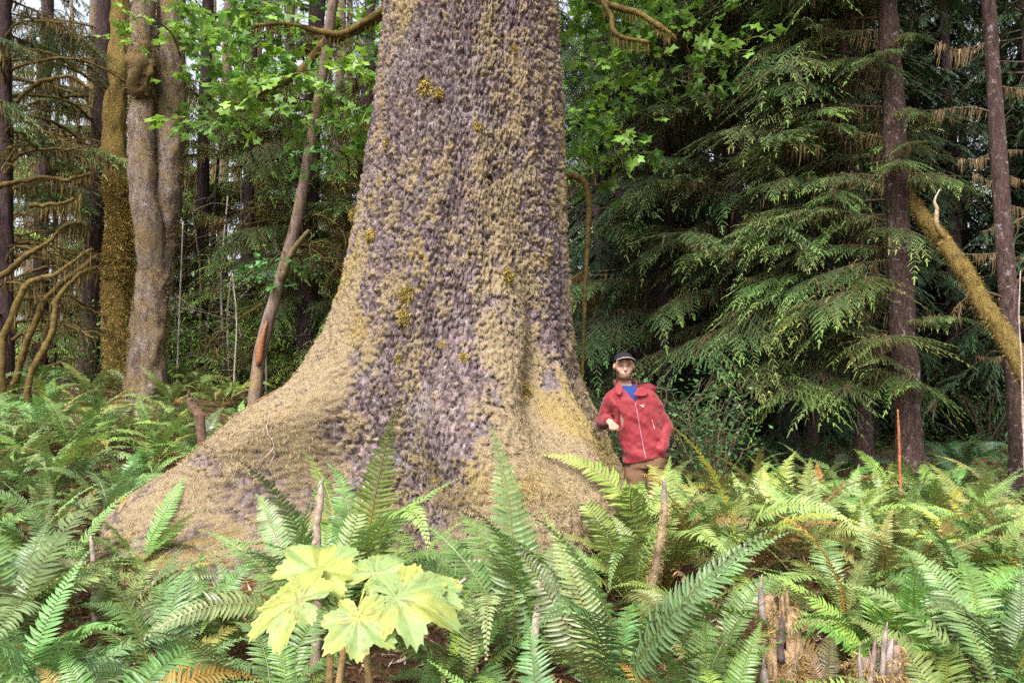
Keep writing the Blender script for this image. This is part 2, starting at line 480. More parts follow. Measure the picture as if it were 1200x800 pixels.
gold = 0.62 * smooth(0.58, 0.82, fbm(S * 3.0, ZZ * 2.2, 0 * S, 4, 81) + blob(700, 530, 30, 60, .30) + blob(160, 650, 50, 60, .45) + blob(415, 300, 30, 110, .18) + blob(664, 260, 9, 200, .22) + blob(660, 450, 40, 60, .12) + blob(600, 330, 40, 40, .10) + blob(640, 600, 80, 90, .10) + blob(280, 520, 90, 70, .07))
disp = np.where(ZZ < 6.2, bark * (1 - 0.35 * moss) + mossh, 0.5 * bark)
rr = trunk_r(TH, ZZ) + disp
cx = np.interp(ZZ, Z0, CX)
PT = np.stack([cx + rr * np.cos(TH), TC[1] + rr * np.sin(TH), ZZ], -1)
nt_, nz = len(th), len(zs)
i, j = np.meshgrid(np.arange(nt_), np.arange(nz - 1), indexing='ij'); i2 = (i + 1) % nt_
Q = np.stack([i * nz + j, i2 * nz + j, i2 * nz + j + 1, i * nz + j + 1], -1).reshape(-1, 4)

m, N, L = nodes('giant_bark')
v = coords(N, L, (9, 9, 3.2)); v2 = coords(N, L)
n1 = tex_noise(N, L, 2.2, 7, 0.72, v, 0.8)
c = ramp(N, L, n1.outputs['Fac'], [(0.26, (.040, .028, .027)), (0.46, (.118, .086, .086)), (0.60, (.190, .146, .147)), (0.76, (.34, .29, .29))]).outputs[0]
vo = N.new('ShaderNodeTexVoronoi'); vo.inputs['Scale'].default_value = 1.0
L.new(coords(N, L, (34, 34, 17)), vo.inputs['Vector'])
flake = ramp(N, L, vo.outputs['Color'], [(0.15, (.42, .40, .41)), (0.5, (.95, .95, .95)), (0.9, (1.55, 1.55, 1.6))]).outputs[0]
c = mix(N, L, c, flake, 1.0, 'MULTIPLY')
n2 = tex_noise(N, L, 1.5, 6, 0.7, v2)
f = ramp(N, L, n2.outputs['Fac'], [(0.52, (0, 0, 0)), (0.68, (.75, .75, .75))]).outputs[0]
c = mix(N, L, c, (.24, .215, .215), f)
n3 = tex_noise(N, L, 75, 6, 0.85, v2)
mc = ramp(N, L, n3.outputs['Fac'], [(0.25, (.080, .056, .032)), (0.45, (.200, .150, .088)), (0.62, (.315, .245, .155)), (0.8, (.46, .385, .27))]).outputs[0]
gc = ramp(N, L, n3.outputs['Fac'], [(0.25, (.10, .070, .018)), (0.5, (.24, .175, .052)), (0.75, (.38, .30, .11))]).outputs[0]
mc = mix(N, L, mc, gc, attr(N, 'gold').outputs['Fac'])
c = mix(N, L, c, mc, attr(N, 'moss').outputs['Fac'])
bn = tex_noise(N, L, 42, 8, 0.78, v2)
finish(N, L, c, 0.92, 0.15, 0, None, bn.outputs['Fac'], 0.9, 0.02)
giant = thing('giant_spruce_tree', 'enormous old conifer trunk with moss-covered purplish bark and spreading buttress roots', 'tree', (float(TC[0]), float(TC[1]), 0))
def kid(name, me, parent, **k):
    """A part whose mesh is in world coordinates."""
    o = link(name, me, parent, **k)
    p = parent.location.copy(); q = parent.parent
    while q is not None: p += q.location; q = q.parent
    o.location = (-p.x, -p.y, -p.z)
    return o
trunk = kid('trunk', raw_mesh('giant_trunk', PT.reshape(-1, 3), [], Q, m, True, {'moss': moss.ravel(), 'gold': gold.ravel()}), giant)
tag(trunk, 'flaky purplish grey trunk swelling into three broad roots')

def strands(P, Nn, size, cols, per=6, thick=0.10, seg=2, curl=0.5, down=0.3, r=rng):
    """Tufts of little curved blades: P points, Nn normals, size a number each, cols a colour each."""
    n = len(P); P = np.repeat(P, per, 0); Nn = np.repeat(Nn, per, 0); sz = np.repeat(size, per); cols = np.repeat(cols, per, 0)
    k = len(P)
    d = Nn + r.normal(0, 0.75, (k, 3)); d /= np.linalg.norm(d, axis=1)[:, None]
    side = np.cross(d, r.normal(0, 1, (k, 3))); side /= np.linalg.norm(side, axis=1)[:, None] + 1e-9
    ln = sz * r.uniform(0.6, 1.3, k); w = sz * thick * r.uniform(0.7, 1.4, k)
    P = P + r.normal(0, 0.35, (k, 3)) * sz[:, None]
    bend = np.cross(d, side) * curl * r.uniform(-1, 1, (k, 1)) + np.array((0, 0, -down))
    V = []
    for s in range(seg + 1):
        t = s / seg
        c = P + d * (ln * t)[:, None] + bend * (ln * t * t)[:, None]
        ww = w * (1 - 0.75 * t)
        V += [c - side * ww[:, None], c + side * ww[:, None]]
    V = np.stack(V, 1)
    base = (np.arange(k) * (2 * (seg + 1)))[:, None]
    Q = np.concatenate([base + np.array([[2 * s, 2 * s + 1, 2 * s + 3, 2 * s + 2]]) for s in range(seg)], 0)
    tone = r.uniform(0.38, 1.45, (k, 1, 1)) * np.ones((1, 2 * (seg + 1), 1))
    return V.reshape(-1, 3), Q, (np.repeat(cols[:, None, :], 2 * (seg + 1), 1) * tone).reshape(-1, 3)

# tufts: pick mossy spots of the side that the camera sees
nrm = np.cross(np.gradient(PT, axis=0), np.gradient(PT, axis=1)); nrm /= np.linalg.norm(nrm, axis=-1)[..., None] + 1e-9
vis = (ZZ < 5.9) & (ZZ > -0.1) & (TH < R(15))
area_w = (moss ** 1.5) * (0.35 + pop) * vis * trunk_r(TH, ZZ)
pick = rng.choice(moss.size, 30000, p=(area_w / area_w.sum()).ravel())
Pp, Np = PT.reshape(-1, 3)[pick], nrm.reshape(-1, 3)[pick]
g = gold.ravel()[pick][:, None]
tanc = np.array((.33, .255, .160)); goldc = np.array((.30, .235, .075))
cc = tanc * (1 - g) + goldc * g
tv, tq, tc = strands(Pp - Np * 0.004, Np, rng.uniform(0.006, 0.017, len(Pp)), cc, per=5, thick=0.13)
wp = area_w * np.clip(blob(640, 580, 95, 120, 1.0) + blob(280, 520, 100, 90, 0.8), 0, 1) ** 2
pick = rng.choice(moss.size, 10500, p=(wp / wp.sum()).ravel())
g = gold.ravel()[pick][:, None]
cc = (np.array((.37, .285, .165)) * (1 - g) + np.array((.38, .28, .07)) * g)
t2 = strands(PT.reshape(-1, 3)[pick], nrm.reshape(-1, 3)[pick], rng.uniform(0.012, 0.028, len(pick)), cc, per=5, thick=0.085, curl=1.0, down=0.6)
tq = np.vstack([tq, t2[1] + len(tv)]); tv = np.vstack([tv, t2[0]]); tc = np.vstack([tc, t2[2]])
tag(kid('moss', raw_mesh('giant_moss', tv, [], tq, M['tuft'], True, {'tint': tc}), giant), kind='stuff')
# round golden cushions standing out of the bark
spots = [(502, 103, 9), (515, 112, 6), (455, 168, 7), (428, 300, 9), (436, 275, 7), (423, 318, 7), (560, 150, 5), (480, 345, 10), (478, 372, 9), (610, 455, 9), (590, 325, 9), (470, 420, 6), (520, 405, 5), (545, 420, 7), (415, 250, 7), (600, 60, 5), (640, 240, 6), (690, 560, 10)]
flatU, flatV = U[:, :].ravel(), VV.ravel()
front = (nrm[..., 1].ravel() < 0.1) & vis.ravel()
for (u, v_, rpx) in spots:
    idx = np.argmin(np.where(front, (flatU - u) ** 2 + (flatV - v_) ** 2, 1e9))
    c0, nn = PT.reshape(-1, 3)[idx], nrm.reshape(-1, 3)[idx]
    rad = rpx / FPX * c0[1]
    k = 90
    d = rng.normal(0, 1, (k, 3)); d /= np.linalg.norm(d, axis=1)[:, None]
    pts = c0 + d * rad * rng.uniform(0.4, 0.9, (k, 1)) * np.array((1, 0.7, 1.2))
    tv, tq, tc = strands(pts, d * 0.6 + nn, np.full(k, rad * 0.5), np.tile(np.array([(.36, .27, .075)]), (k, 1)), per=6, thick=0.12)
    kid('moss_cushion', raw_mesh('moss_cushion', tv, [], tq, M['tuft'], True, {'tint': tc}), giant)
# ------------------------------------------------------------------ branches and trees
def unit(a): return a / (np.linalg.norm(a, axis=-1, keepdims=True) + 1e-9)

def combs(G, base, d, nrm, ln, wd, col, teeth=5, droop=0.25, r=rng):
    """Needle-clad twigs: a row of pointed teeth on both sides of a drooping spine."""
    k = len(base); side = unit(np.cross(d, nrm))
    V, F = [], []
    for s in (-1, 1):
        for i in range(teeth):
            t0, t1 = i / teeth, (i + 0.8) / teeth
            t2 = min(1.05, t1 + 0.7 / teeth)
            w = wd * (1 - 0.55 * t1) * (0.75 + 0.25 * (i > 0))
            p = [base + d * (ln * t)[:, None] + np.array((0, 0, -1.0)) * (ln * droop * t * t)[:, None] for t in (t0, t1, t2)]
            p[2] = p[2] + side * (s * w)[:, None] - nrm * (w * 0.25)[:, None]
            V.append(np.stack(p, 1))
    V = np.stack(V, 1).reshape(-1, 3)
    T = np.arange(len(V)).reshape(-1, 3)
    C = np.repeat(col, teeth * 6, 0)
    G.add(V, T, None, C)

def hang_strips(G, P, ln, wd, col, r=rng, seg=3):
    k = len(P)
    if not k: return
    a = r.uniform(0, math.pi, k); side = np.stack([np.cos(a), np.sin(a), 0 * a], -1)
    V = []
    off = np.zeros((k, 3))
    for s in range(seg + 1):
        t = s / seg
        off = off + r.normal(0, 0.10, (k, 3)) * (ln / seg)[:, None] * (s > 0)
        c = P + off + np.array((0, 0, -1.0)) * (ln * t)[:, None]
        w = wd * (1 - t) ** 0.7 * r.uniform(0.5, 1.3, k)
        V += [c - side * w[:, None], c + side * w[:, None]]
    V = np.stack(V, 1)
    b = (np.arange(k) * (2 * seg + 2))[:, None]
    Q = np.concatenate([b + np.array([[2 * s, 2 * s + 1, 2 * s + 3, 2 * s + 2]]) for s in range(seg)])
    tone = r.uniform(0.5, 1.3, (k, 1))
    G.add(V.reshape(-1, 3), None, Q, np.repeat(np.asarray(col) * tone, 2 * seg + 2, 0))

def conifer_branch(seed, Lm=2.0, droop=0.55, nsec=22, moss_n=90):
    r = np.random.default_rng(seed)
    W, Fo, H = Geo(), Geo(), Geo()
    t = np.linspace(0, 1, 14)
    sway = r.normal(0, 0.12)
    ax = np.stack([Lm * t * (1 - 0.12 * t), sway * Lm * t * t, Lm * (0.14 * t - droop * t ** 2.1)], -1)
    W.tube(ax, 0.022 * Lm * 0.5 * (1 - 0.85 * t), 5, (.09, .065, .04), cap=False)
    spots_ = [ax[r.integers(0, 11, moss_n)] + r.normal(0, 0.03, (moss_n, 3))]
    dark, mid, tip = np.array((.070, .120, .038)), np.array((.155, .250, .070)), np.array((.34, .47, .12))
    for i in range(nsec):
        tt = 0.14 + 0.84 * (i + r.uniform(0, .6)) / nsec
        p = np.array([np.interp(tt, t, ax[:, q]) for q in range(3)])
        k = min(12, int(tt * 13)); tan = unit(ax[k + 1] - ax[k])
        s = 1 if i % 2 else -1
        lateral = np.array((-tan[1], tan[0], 0)) * s
        d = unit(tan * 0.62 + lateral * r.uniform(0.65, 1.0) + np.array((0, 0, r.uniform(-0.25, 0.12))))
        ls = Lm * (0.16 + 0.26 * math.sin(math.pi * min(1, 0.25 + 0.8 * (1 - tt)))) * r.uniform(0.6, 1.15)
        n3_ = max(4, int(ls / 0.062))
        q = np.linspace(0.08, 1, n3_)
        sd = r.uniform(0.15, 0.55)
        sp = p + d * (ls * q)[:, None] + np.array((0, 0, -1.0)) * (ls * sd * q ** 2)[:, None]
        W.tube(np.vstack([p, sp[n3_ // 2], sp[-1]]), [0.006, 0.004, 0.002], 3, (.10, .07, .04), cap=False)
        up = unit(np.array((0, 0, 1.0)) - d * d[2])
        for sg in (-1, 1):
            lat = np.cross(up, d) * sg
            dd = unit(d * 0.70 + lat * 0.75 + r.normal(0, 0.16, (n3_, 3)) + np.array((0, 0, -0.15)))
            ln = (0.05 + 0.13 * (1 - q) ** 0.8 * min(1.3, ls / 0.4)) * r.uniform(0.7, 1.25, n3_)
            f = smooth(0.45, 1.0, q * 0.6 + tt * 0.5 + r.uniform(-.15, .15, n3_))[:, None]
            col = dark * (1 - f) + mid * f
            f2 = (smooth(0.72, 1.0, q * 0.55 + tt * 0.42 + r.uniform(-.12, .12, n3_)))[:, None]
            col = col * (1 - f2) + tip * f2
            combs(Fo, sp, dd, np.tile(unit(up + r.normal(0, .2, 3)), (n3_, 1)), ln, 0.014 + 0.05 * ln, col, 4, 0.35, r)
        f = smooth(0.3, 1, tt); col = (mid * (1 - f) + tip * f)[None]
        combs(Fo, sp[-1:], d[None] + np.array([[0, 0, -sd]]), up[None], np.array([0.11]), np.array([0.018]), col, 5, 0.3, r)
        if tt < 0.75:
            m_ = r.integers(2, 10); spots_.append(sp[r.integers(0, max(1, int(n3_ * .7)), m_)])
    S_ = np.concatenate(spots_)
    hang_strips(H, S_, r.uniform(0.06, 0.42, len(S_)) * r.uniform(0.4, 1, len(S_)), r.uniform(0.006, 0.022, len(S_)), (.15, .112, .052), r)
    return W.mesh('branch_wood', M['wood']), Fo.mesh('branch_foliage', M['needle'], False), H.mesh('branch_moss', M['hang'], False)

BR = [conifer_branch(100 + i, random.uniform(1.6, 2.2), random.uniform(.08, .45)) for i in range(8)]

def bare_branch(seed, Lm=2.2, arch=0.4, droop=0.7, forks=7, thick=0.03, col=(.115, .084, .030), hangn=110):
    """A leafless limb in a sleeve of moss, with side twigs and hanging moss."""
    r = np.random.default_rng(seed)
    W, H = Geo(), Geo()
    t = np.linspace(0, 1, 22)
    ax = np.stack([Lm * t, 0.18 * Lm * np.sin(t * r.uniform(2, 5) + r.uniform(0, 6)) * t, Lm * (arch * t - droop * t ** 2)], -1)
    ax += np.cumsum(r.normal(0, 0.010, ax.shape), 0)
    W.tube(ax, thick * (1.15 - 0.75 * t), 8, col, 0.35, 14, True, seed)
    pts = [ax[2:]]
    for i in range(forks):
        k = r.integers(4, 20); s = r.choice((-1, 1))
        d = unit(np.array((r.uniform(0.4, 0.9), s * r.uniform(0.3, 0.9), r.uniform(-0.5, 0.35))))
        l2 = Lm * r.uniform(0.15, 0.45); q = np.linspace(0, 1, 9)[:, None]
        b = ax[k] + d * l2 * q + np.array((0, 0, -1)) * l2 * r.uniform(.1, .5) * q ** 2 + r.normal(0, .008, (9, 3))
        W.tube(b, thick * 0.5 * (1.1 - 0.85 * q[:, 0]), 6, col, 0.35, 18, True, seed + i)
        pts.append(b)
    pts = np.vstack(pts)
    tv, tq, tc = strands(pts[r.integers(0, len(pts), 500)], r.normal(0, 1, (500, 3)), np.full(500, thick * 1.1), np.tile(np.array([col]) * 1.15, (500, 1)), per=3, thick=0.10, r=r)
    W.add(tv, None, tq, tc)
    k = r.integers(0, len(pts), hangn)
    hang_strips(H, pts[k], r.uniform(0.05, 0.32, hangn), r.uniform(0.005, 0.018, hangn), np.array(col) * 0.85, r)
    return W.mesh('bare_branch', M['mossy']), H.mesh('bare_branch_moss', M['hang'], False)

BB = [bare_branch(300 + i, random.uniform(1.9, 2.5), random.uniform(.15, .5), random.uniform(.5, .85)) for i in range(5)]

def stub_branch(seed):
    r = np.random.default_rng(seed)
    W, H = Geo(), Geo()
    Lm = 0.62; t = np.linspace(0, 1, 10)
    ax = np.stack([Lm * t, r.normal(0, .05) * np.sin(t * 5), r.normal(0, .06) * np.sin(t * 3) - r.uniform(0, .12) * t * t], -1)
    W.tube(ax, 0.009 * (1.2 - t), 5, (.12, .085, .05), 0.3, 20)
    n = 130
    k = np.clip(np.repeat(r.uniform(0.05, 0.95, 10), 13) + r.normal(0, .05, n), .02, 1); P = np.stack([np.interp(k, t, ax[:, q_]) for q_ in range(3)], -1) + r.normal(0, .012, (n, 3))
    hang_strips(H, P, r.uniform(0.02, 0.20, n) * np.repeat(r.uniform(.4, 1.3, 10), 13), r.uniform(0.003, 0.009, n), (.20, .14, .075), r)
    return W.mesh('stub_wood', M['wood']), H.mesh('stub_moss', M['hang'], False)
SB = [stub_branch(400 + i) for i in range(7)]

def crown_mesh(seed, H=18.0, R_=2.6, zb=1.0, n=150, strips=16, gap=0.0, col=(.040, .075, .028)):
    """A whole conifer crown for trees too far to show single branches: drooping sprays from zb to H."""
    r = np.random.default_rng(seed)
    G, Wd = Geo(), Geo()
    for i in range(n):
        z = zb + (H - zb) * (i + r.uniform(0, 1)) / n
        rad = R_ * (1 - 0.85 * ((z - zb) / (H - zb)) ** 1.2) * r.uniform(0.55, 1.15)
        a = r.uniform(0, 2 * math.pi)
        out = np.array((math.cos(a), math.sin(a), 0)); lat = np.array((-out[1], out[0], 0))
        q = r.uniform(0.2, 1, strips)
        P = np.array((0, 0, z)) + out * (rad * q)[:, None] + np.array((0, 0, 1)) * (rad * (0.1 * q - 0.45 * q * q))[:, None]
        d = unit(out * 0.8 + lat * r.uniform(-1, 1, (strips, 1)) + np.array((0, 0, -0.35)) + r.normal(0, .15, (strips, 3)))
        ln = r.uniform(0.3, 0.6, strips) * (0.5 + rad / R_ * 0.6)
        tone = r.uniform(0.55, 1.5, (strips, 1)) * (0.75 + 0.5 * q[:, None])
        combs(G, P, d, np.tile(unit(np.array((0, 0, 1.0)) + r.normal(0, .3, 3)), (strips, 1)), ln, 0.05 + 0.10 * ln, np.array(col) * tone, 4, 0.4, r)
        Wd.tube(np.array([(0, 0, z), np.array((0, 0, z)) + out * rad * .5, np.array((0, 0, z - rad * .3)) + out * rad * .95]), [0.03, 0.018, 0.006], 3, (.07, .05, .035), cap=False)
    return G.mesh('crown', M['needle'], False), Wd.mesh('crown_limbs', M['wood'])

CR_DENSE = [crown_mesh(500 + i, 20, 3.0, 0.6, 210, 20) for i in range(3)]
CR_OPEN = [crown_mesh(520 + i, 20, 2.7, 4.2, 120, 15, col=(.055, .095, .040)) for i in range(3)]

def trunk_path(pts, top=None, ground=True, n=70):
    """Pixels with distances, top first or bottom first, to a trunk's centre line; carried on down into the ground and up to the height top."""
    P = np.array([pix(*p) for p in pts])
    if P[0][2] > P[-1][2]: P = P[::-1]
    if ground:
        d = P[0] - P[1]; d = d / (abs(d[2]) + 1e-6)
        h = P[0][2] - gz(P[0][0], P[0][1])
        base = P[0] + d * max(h, 0.05) * np.array((0.3, 0.3, 1)) ; base[2] = gz(base[0], base[1]) - 0.15
        P = np.vstack([base, P])
    if top and top > P[-1][2]:
        d = P[-1] - P[-2]; d = d / d[2]
        k = (top - P[-1][2])
        P = np.vstack([P, P[-1] + d * k * 0.4, P[-1] + np.array((d[0] * .7, d[1] * .7, 1)) * k])
    return catmull(P, n)

def flare(n, r0, r1, f=0.6, h=0.08):
    t = np.linspace(0, 1, n)
    return r0 + (r1 - r0) * t + r0 * f * np.exp(-t / h)

def at_height(path, z):
    return np.array([np.interp(z, path[:, 2], path[:, q]) for q in range(3)])

def put_branch(kind, variants, tree, p, az, tilt, sc, roll=0.0, col=(1, 1, 1), names=('branch', 'foliage', 'hanging_moss'), mcol=(1, 1, 1)):
    me = random.choice(variants)
    q = tree.location
    b = link(names[0], me[0], tree, (p[0] - q.x, p[1] - q.y, p[2] - q.z), (roll, tilt, az), sc)
    for nm, mm in zip(names[1:], me[1:]):
        q_ = link(nm, mm, b, color=(mcol if 'moss' in nm else col))
        if 'moss' in nm: q_['kind'] = 'stuff'
    return b

# ---- right: hemlocks whose drooping sprays fill the picture
def hemlock(label, pts, r0, r1, mat, nbr, zr, az0, azs, sc=(0.7, 1.1), top=17, crown=True, col=(1, 1, 1)):
    path = trunk_path(pts, top)
    b = path[0]
    t = thing('hemlock_tree', label, 'tree', (b[0], b[1], gz(b[0], b[1])), 0, 'hemlock trees in the wood')
    G = Geo().tube(path, flare(len(path), r0, r1, 0.35), 30, rough=0.22, freq=11, seed=int(pts[0][0]), lump=0.10, lfreq=3)
    kid('trunk', G.mesh('hemlock_trunk', mat), t)
    for k in range(nbr):
        z = zr[0] + (zr[1] - zr[0]) * ((k + random.random()) / nbr)
        p = at_height(path, z)
        put_branch('b', BR, t, p + np.array((0, .12, 0)), az0 + random.gauss(0, azs), random.uniform(-0.28, 0.12), random.uniform(*sc), random.uniform(-.3, .3), tuple(c * random.uniform(.8, 1.2) for c in col))
    if crown:
        me = random.choice(CR_DENSE)
        zc = zr[1] - 1.0
        c = link('crown', me[0], t, (path[-1][0] - b[0], path[-1][1] - b[1], zc), (0, 0, random.uniform(0, 6)), 0.85)
        link('limbs', me[1], c)
    return t, path

H1, P1 = hemlock('reddish lichen-speckled hemlock trunk that the golden mossy pole leans away from', [(1040, 0, 10.2), (1047, 120, 10.1), (1055, 330, 10), (1064, 500, 10)], 0.185, 0.09, M['bark_red'], 34, (1.9, 8.5), R(160), 0.45, (0.6, 0.95))
for k in range(12):
    z = random.uniform(2.2, 6.5)
    put_branch('b', BR, H1, at_height(P1, z), random.choice((R(-35), R(-90), R(-120), R(10))) + random.gauss(0, .3), random.uniform(-.2, .1), random.uniform(.35, .62))
H2, P2 = hemlock('slim hemlock trunk half hidden by its sprays, next to the reddish trunk', [(985, 0, 10.9), (992, 200, 10.8), (1005, 360, 10.7), (1012, 500, 10.6)], 0.13, 0.07, M['bark_red'], 40, (1.3, 8.0), R(205), 0.7, (0.65, 1.0))
H3, P3 = hemlock('hemlock trunk seen between hanging moss, two trunks in from the reddish one', [(950, 0, 11.8), (948, 250, 11.7), (950, 500, 11.6)], 0.12, 0.07, M['bark_dark'], 40, (1.2, 8.5), R(225), 0.9, (0.75, 1.1))
H4, P4 = hemlock('dark hemlock whose drooping sprays hang highest over the man', [(860, 0, 12.6), (862, 250, 12.5), (866, 480, 12.4)], 0.15, 0.08, M['bark_dark'], 44, (1.7, 9.5), R(240), 1.0, (0.9, 1.3), col=(.8, .9, .95))  # spray colour lowered so that shade is painted in
H5, P5 = hemlock('shaded hemlock just right of the giant trunk, behind the man', [(775, 0, 14), (778, 250, 14), (780, 450, 14)], 0.16, 0.09, M['bark_dark'], 40, (2.2, 10), R(250), 1.2, (1.0, 1.4), col=(.7, .9, .95))  # sprays tinted darker to imitate shade

# far right trunk with moss-tufted dead stubs
path = trunk_path([(1158, 0, 8.9), (1168, 150, 8.8), (1180, 330, 8.7), (1193, 500, 8.6)], 14)
b = path[0]
H6 = thing('hemlock_tree', 'slim trunk at the picture\'s right edge with short dead stubs trailing moss', 'tree', (b[0], b[1], gz(b[0], b[1])), 0, 'hemlock trees in the wood')
kid('trunk', Geo().tube(path, flare(len(path), 0.115, 0.06, 0.3), 20, rough=0.10, freq=9, seed=5, lump=.1).mesh('stub_trunk', M['bark_red']), H6)
for k, (v_, s) in enumerate([(40, -1), (95, 1), (130, -1), (172, -1), (176, 1), (200, 1), (214, -1), (236, 1), (262, -1), (270, 1), (296, -1), (300, 1), (326, 1), (352, -1), (380, 1), (415, -1), (-60, 1), (-30, -1)]):
    p = at_height(path, pix(1175, v_, 8.7)[2])
    put_branch('s', SB, H6, p, (0 if s > 0 else math.pi) + random.uniform(-.5, .5), random.uniform(-.25, .25), random.uniform(0.45, 1.3), names=('branch', 'hanging_moss'))
c = link('crown', CR_DENSE[1][0], H6, (0.0, 0.0, 7.4), (0, 0, 1.0), (0.8, 0.8, 0.6)); link('limbs', CR_DENSE[1][1], c)

# the golden leaning pole
pp = catmull([pix(1040, 196, 10.35), pix(1072, 240, 9.9), pix(1108, 285, 9.1), pix(1150, 345, 8.6), pix(1200, 432, 8.0), pix(1262, 560, 7.4)], 60)
e = pp[-1] + (pp[-1] - pp[-2]) * 8; e[2] = gz(e[0], e[1]) - 0.1
pp = np.vstack([pp, catmull([pp[-1], e], 8)[1:]])
t_ = np.linspace(0, 1, len(pp))
lean = thing('leaning_dead_tree', 'golden moss-covered pole leaning from the reddish trunk down past the right edge', 'tree', tuple(e), 0)
pp = pp + np.stack([fbm(t_ * 7, 0 * t_, 0 * t_, 3, 2) - .5, 0 * t_, fbm(t_ * 7, 0 * t_ + 9, 0 * t_, 3, 2) - .5], -1) * .10
G = Geo().tube(pp, 0.066 + 0.042 * t_, 26, rough=0.30, freq=13, seed=8, lump=.30, lfreq=5)
kid('trunk', G.mesh('lean_trunk', M['bark_gold']), lean)
k = rng.integers(0, len(pp) - 1, 5200); d = unit(rng.normal(0, 1, (5200, 3))); f = rng.uniform(0, 1, (5200, 1))
tv, tq, tc = strands(pp[k] * f + pp[k + 1] * (1 - f) + d * (0.068 + 0.042 * t_[k])[:, None], d, rng.uniform(.02, .045, 5200), np.array([(.27, .200, .060)]) * rng.uniform(.4, 1.3, (5200, 1)), per=4, thick=.09)
tag(kid('moss', raw_mesh('lean_moss', tv, [], tq, M['tuft'], True, {'tint': tc}), lean), kind='stuff')
sp = catmull([pix(1106, 280, 9.1), pix(1097, 262, 9.0), pix(1098, 245, 9.0), pix(1095, 236, 9.0), pix(1101, 222, 9.0)], 16)
kid('branch_stub', Geo().tube(sp, np.linspace(.040, .005, 16), 8, np.linspace((.24, .165, .05), (.36, .31, .26), 16), .5, 20).mesh('lean_stub', M['mossy']), lean)

# ---- left trunks
def plain_tree(name, label, pts, r0, r1, mat, top=14, fl=0.5, sides=26, rough=.1, lump=.1, group='trunks in the left wood', extra=None, n=70):
    path = trunk_path(pts, top, n=n)
    b = path[0]
    t = thing(name, label, 'tree', (b[0], b[1], gz(b[0], b[1])), 0, group)
    kid('trunk', Geo().tube(path, flare(len(path), r0, r1, fl), sides, rough=rough, freq=9, seed=int(pts[0][0]), lump=lump, lfreq=3.5).mesh(name + '_trunk', mat), t)
    return t, path

def fuzz(tree, path, r0, r1, n, col, size=.03):
    k = rng.integers(0, len(path), n); a = rng.uniform(0, 2 * math.pi, n)
    d = np.stack([np.cos(a), np.sin(a), 0 * a], -1)
    tt = k / len(path)
    f = rng.uniform(0, 1, n)[:, None]; k2 = np.minimum(k + 1, len(path) - 1)
    P = path[k] * f + path[k2] * (1 - f)
    tv, tq, tc = strands(P + d * ((r0 + (r1 - r0) * tt) * 0.98)[:, None], d, rng.uniform(.6, 1.3, n) * size, np.tile(np.array([col]), (n, 1)), per=4, thick=.11)
    tag(kid('moss', raw_mesh('trunk_moss', tv, [], tq, M['tuft'], True, {'tint': tc}), tree), kind='stuff')

GOLD, gp = plain_tree('maple_trunk_tree', 'trunk wrapped in golden moss, left of the twin grey trunk', [(141, 0, 12.2), (139, 100, 12.1), (134, 180, 12), (142, 260, 12), (137, 330, 12), (142, 440, 12)], 0.215, 0.16, M['bark_gold'], 12, 0.25, 40, .25, .30, n=120)
fuzz(GOLD, gp[:55], .235, .195, 6500, (.38, .265, .075), .045)
TWIN, tp = plain_tree('alder_tree', 'twin-stemmed grey mottled trunk left of the giant tree', [(201, 0, 11.3), (200, 90, 11.25), (197, 190, 11.1), (186, 290, 11), (176, 370, 10.9), (170, 450, 10.8)], 0.27, 0.17, M['bark_grey'], 13, 0.30, 60, .24, .08, n=160)
st = catmull([pix(182, 330, 10.95), pix(172, 255, 10.75), pix(166, 180, 10.8), pix(167, 110, 10.85), pix(163, 60, 10.9), pix(168, 0, 11)], 40)
st = np.vstack([st, catmull([st[-1], st[-1] + np.array((-.3, .1, 5))], 10)[1:]])
kid('stem', Geo().tube(st, np.linspace(.20, .145, len(st)), 56, rough=.24, freq=9, seed=77, lump=.10, lfreq=4).mesh('alder_stem', M['bark_grey']), TWIN)
bp = catmull([pix(166, 122, 10.8), pix(166, 98, 10.72), pix(168, 76, 10.72), pix(168, 50, 10.8)], 20)
kid('burl', Geo().tube(bp, .02 + .225 * np.sin(np.linspace(0, 3.1, 20)) ** .6 * .8, 30, (.10, .068, .030), .55, 13, True, 4, .3, 6).mesh('alder_burl', M['mossy']), TWIN)
fuzz(TWIN, bp, .16, .17, 700, (.15, .10, .045), .04)
fuzz(TWIN, tp[:110], .285, .21, 6000, (.20, .142, .070), .028)
fuzz(TWIN, st, .20, .15, 2500, (.20, .142, .070), .028)
DARK, dp = plain_tree('conifer_tree', 'slim dark purple trunk behind the golden mossy one', [(123, 0, 13.4), (119, 120, 13.3), (112, 250, 13.2), (105, 400, 13.2)], 0.17, 0.11, M['bark_dark'], 15, .2)
EDGE, ep = plain_tree('conifer_tree', 'dark mossy trunk cut by the picture\'s left edge', [(4, 0, 11), (5, 200, 11), (6, 430, 11)], 0.13, 0.09, M['bark_dark'], 15, .3)
LEANT, lp = plain_tree('leaning_tree', 'thin leaning trunk with an orange broken base, left of the giant', [(391, 0, 9.6), (376, 100, 9.8), (362, 180, 9.9), (345, 270, 10), (322, 350, 10), (303, 425, 10)], 0.085, 0.062, mat_bark('leaning_bark', (.07, .046, .036), (.165, .115, .092), (.28, .215, .19), None, moss=(.26, .18, .08), mfac=(.5, .65)), 9, .15, 18)
s0 = pix(303, 428, 9.92); s1 = pix(313, 376, 9.90)
kid('broken_base', Geo().tube(catmull([s0, (s0 + s1) / 2 + np.array((-.015, 0, 0)), s1], 9), [.03, .04, .045, .04, .035, .035, .028, .018, .004], 9, (.25, .10, .045), .35, 12, True, 3).mesh('broken_base', M['wood']), LEANT)
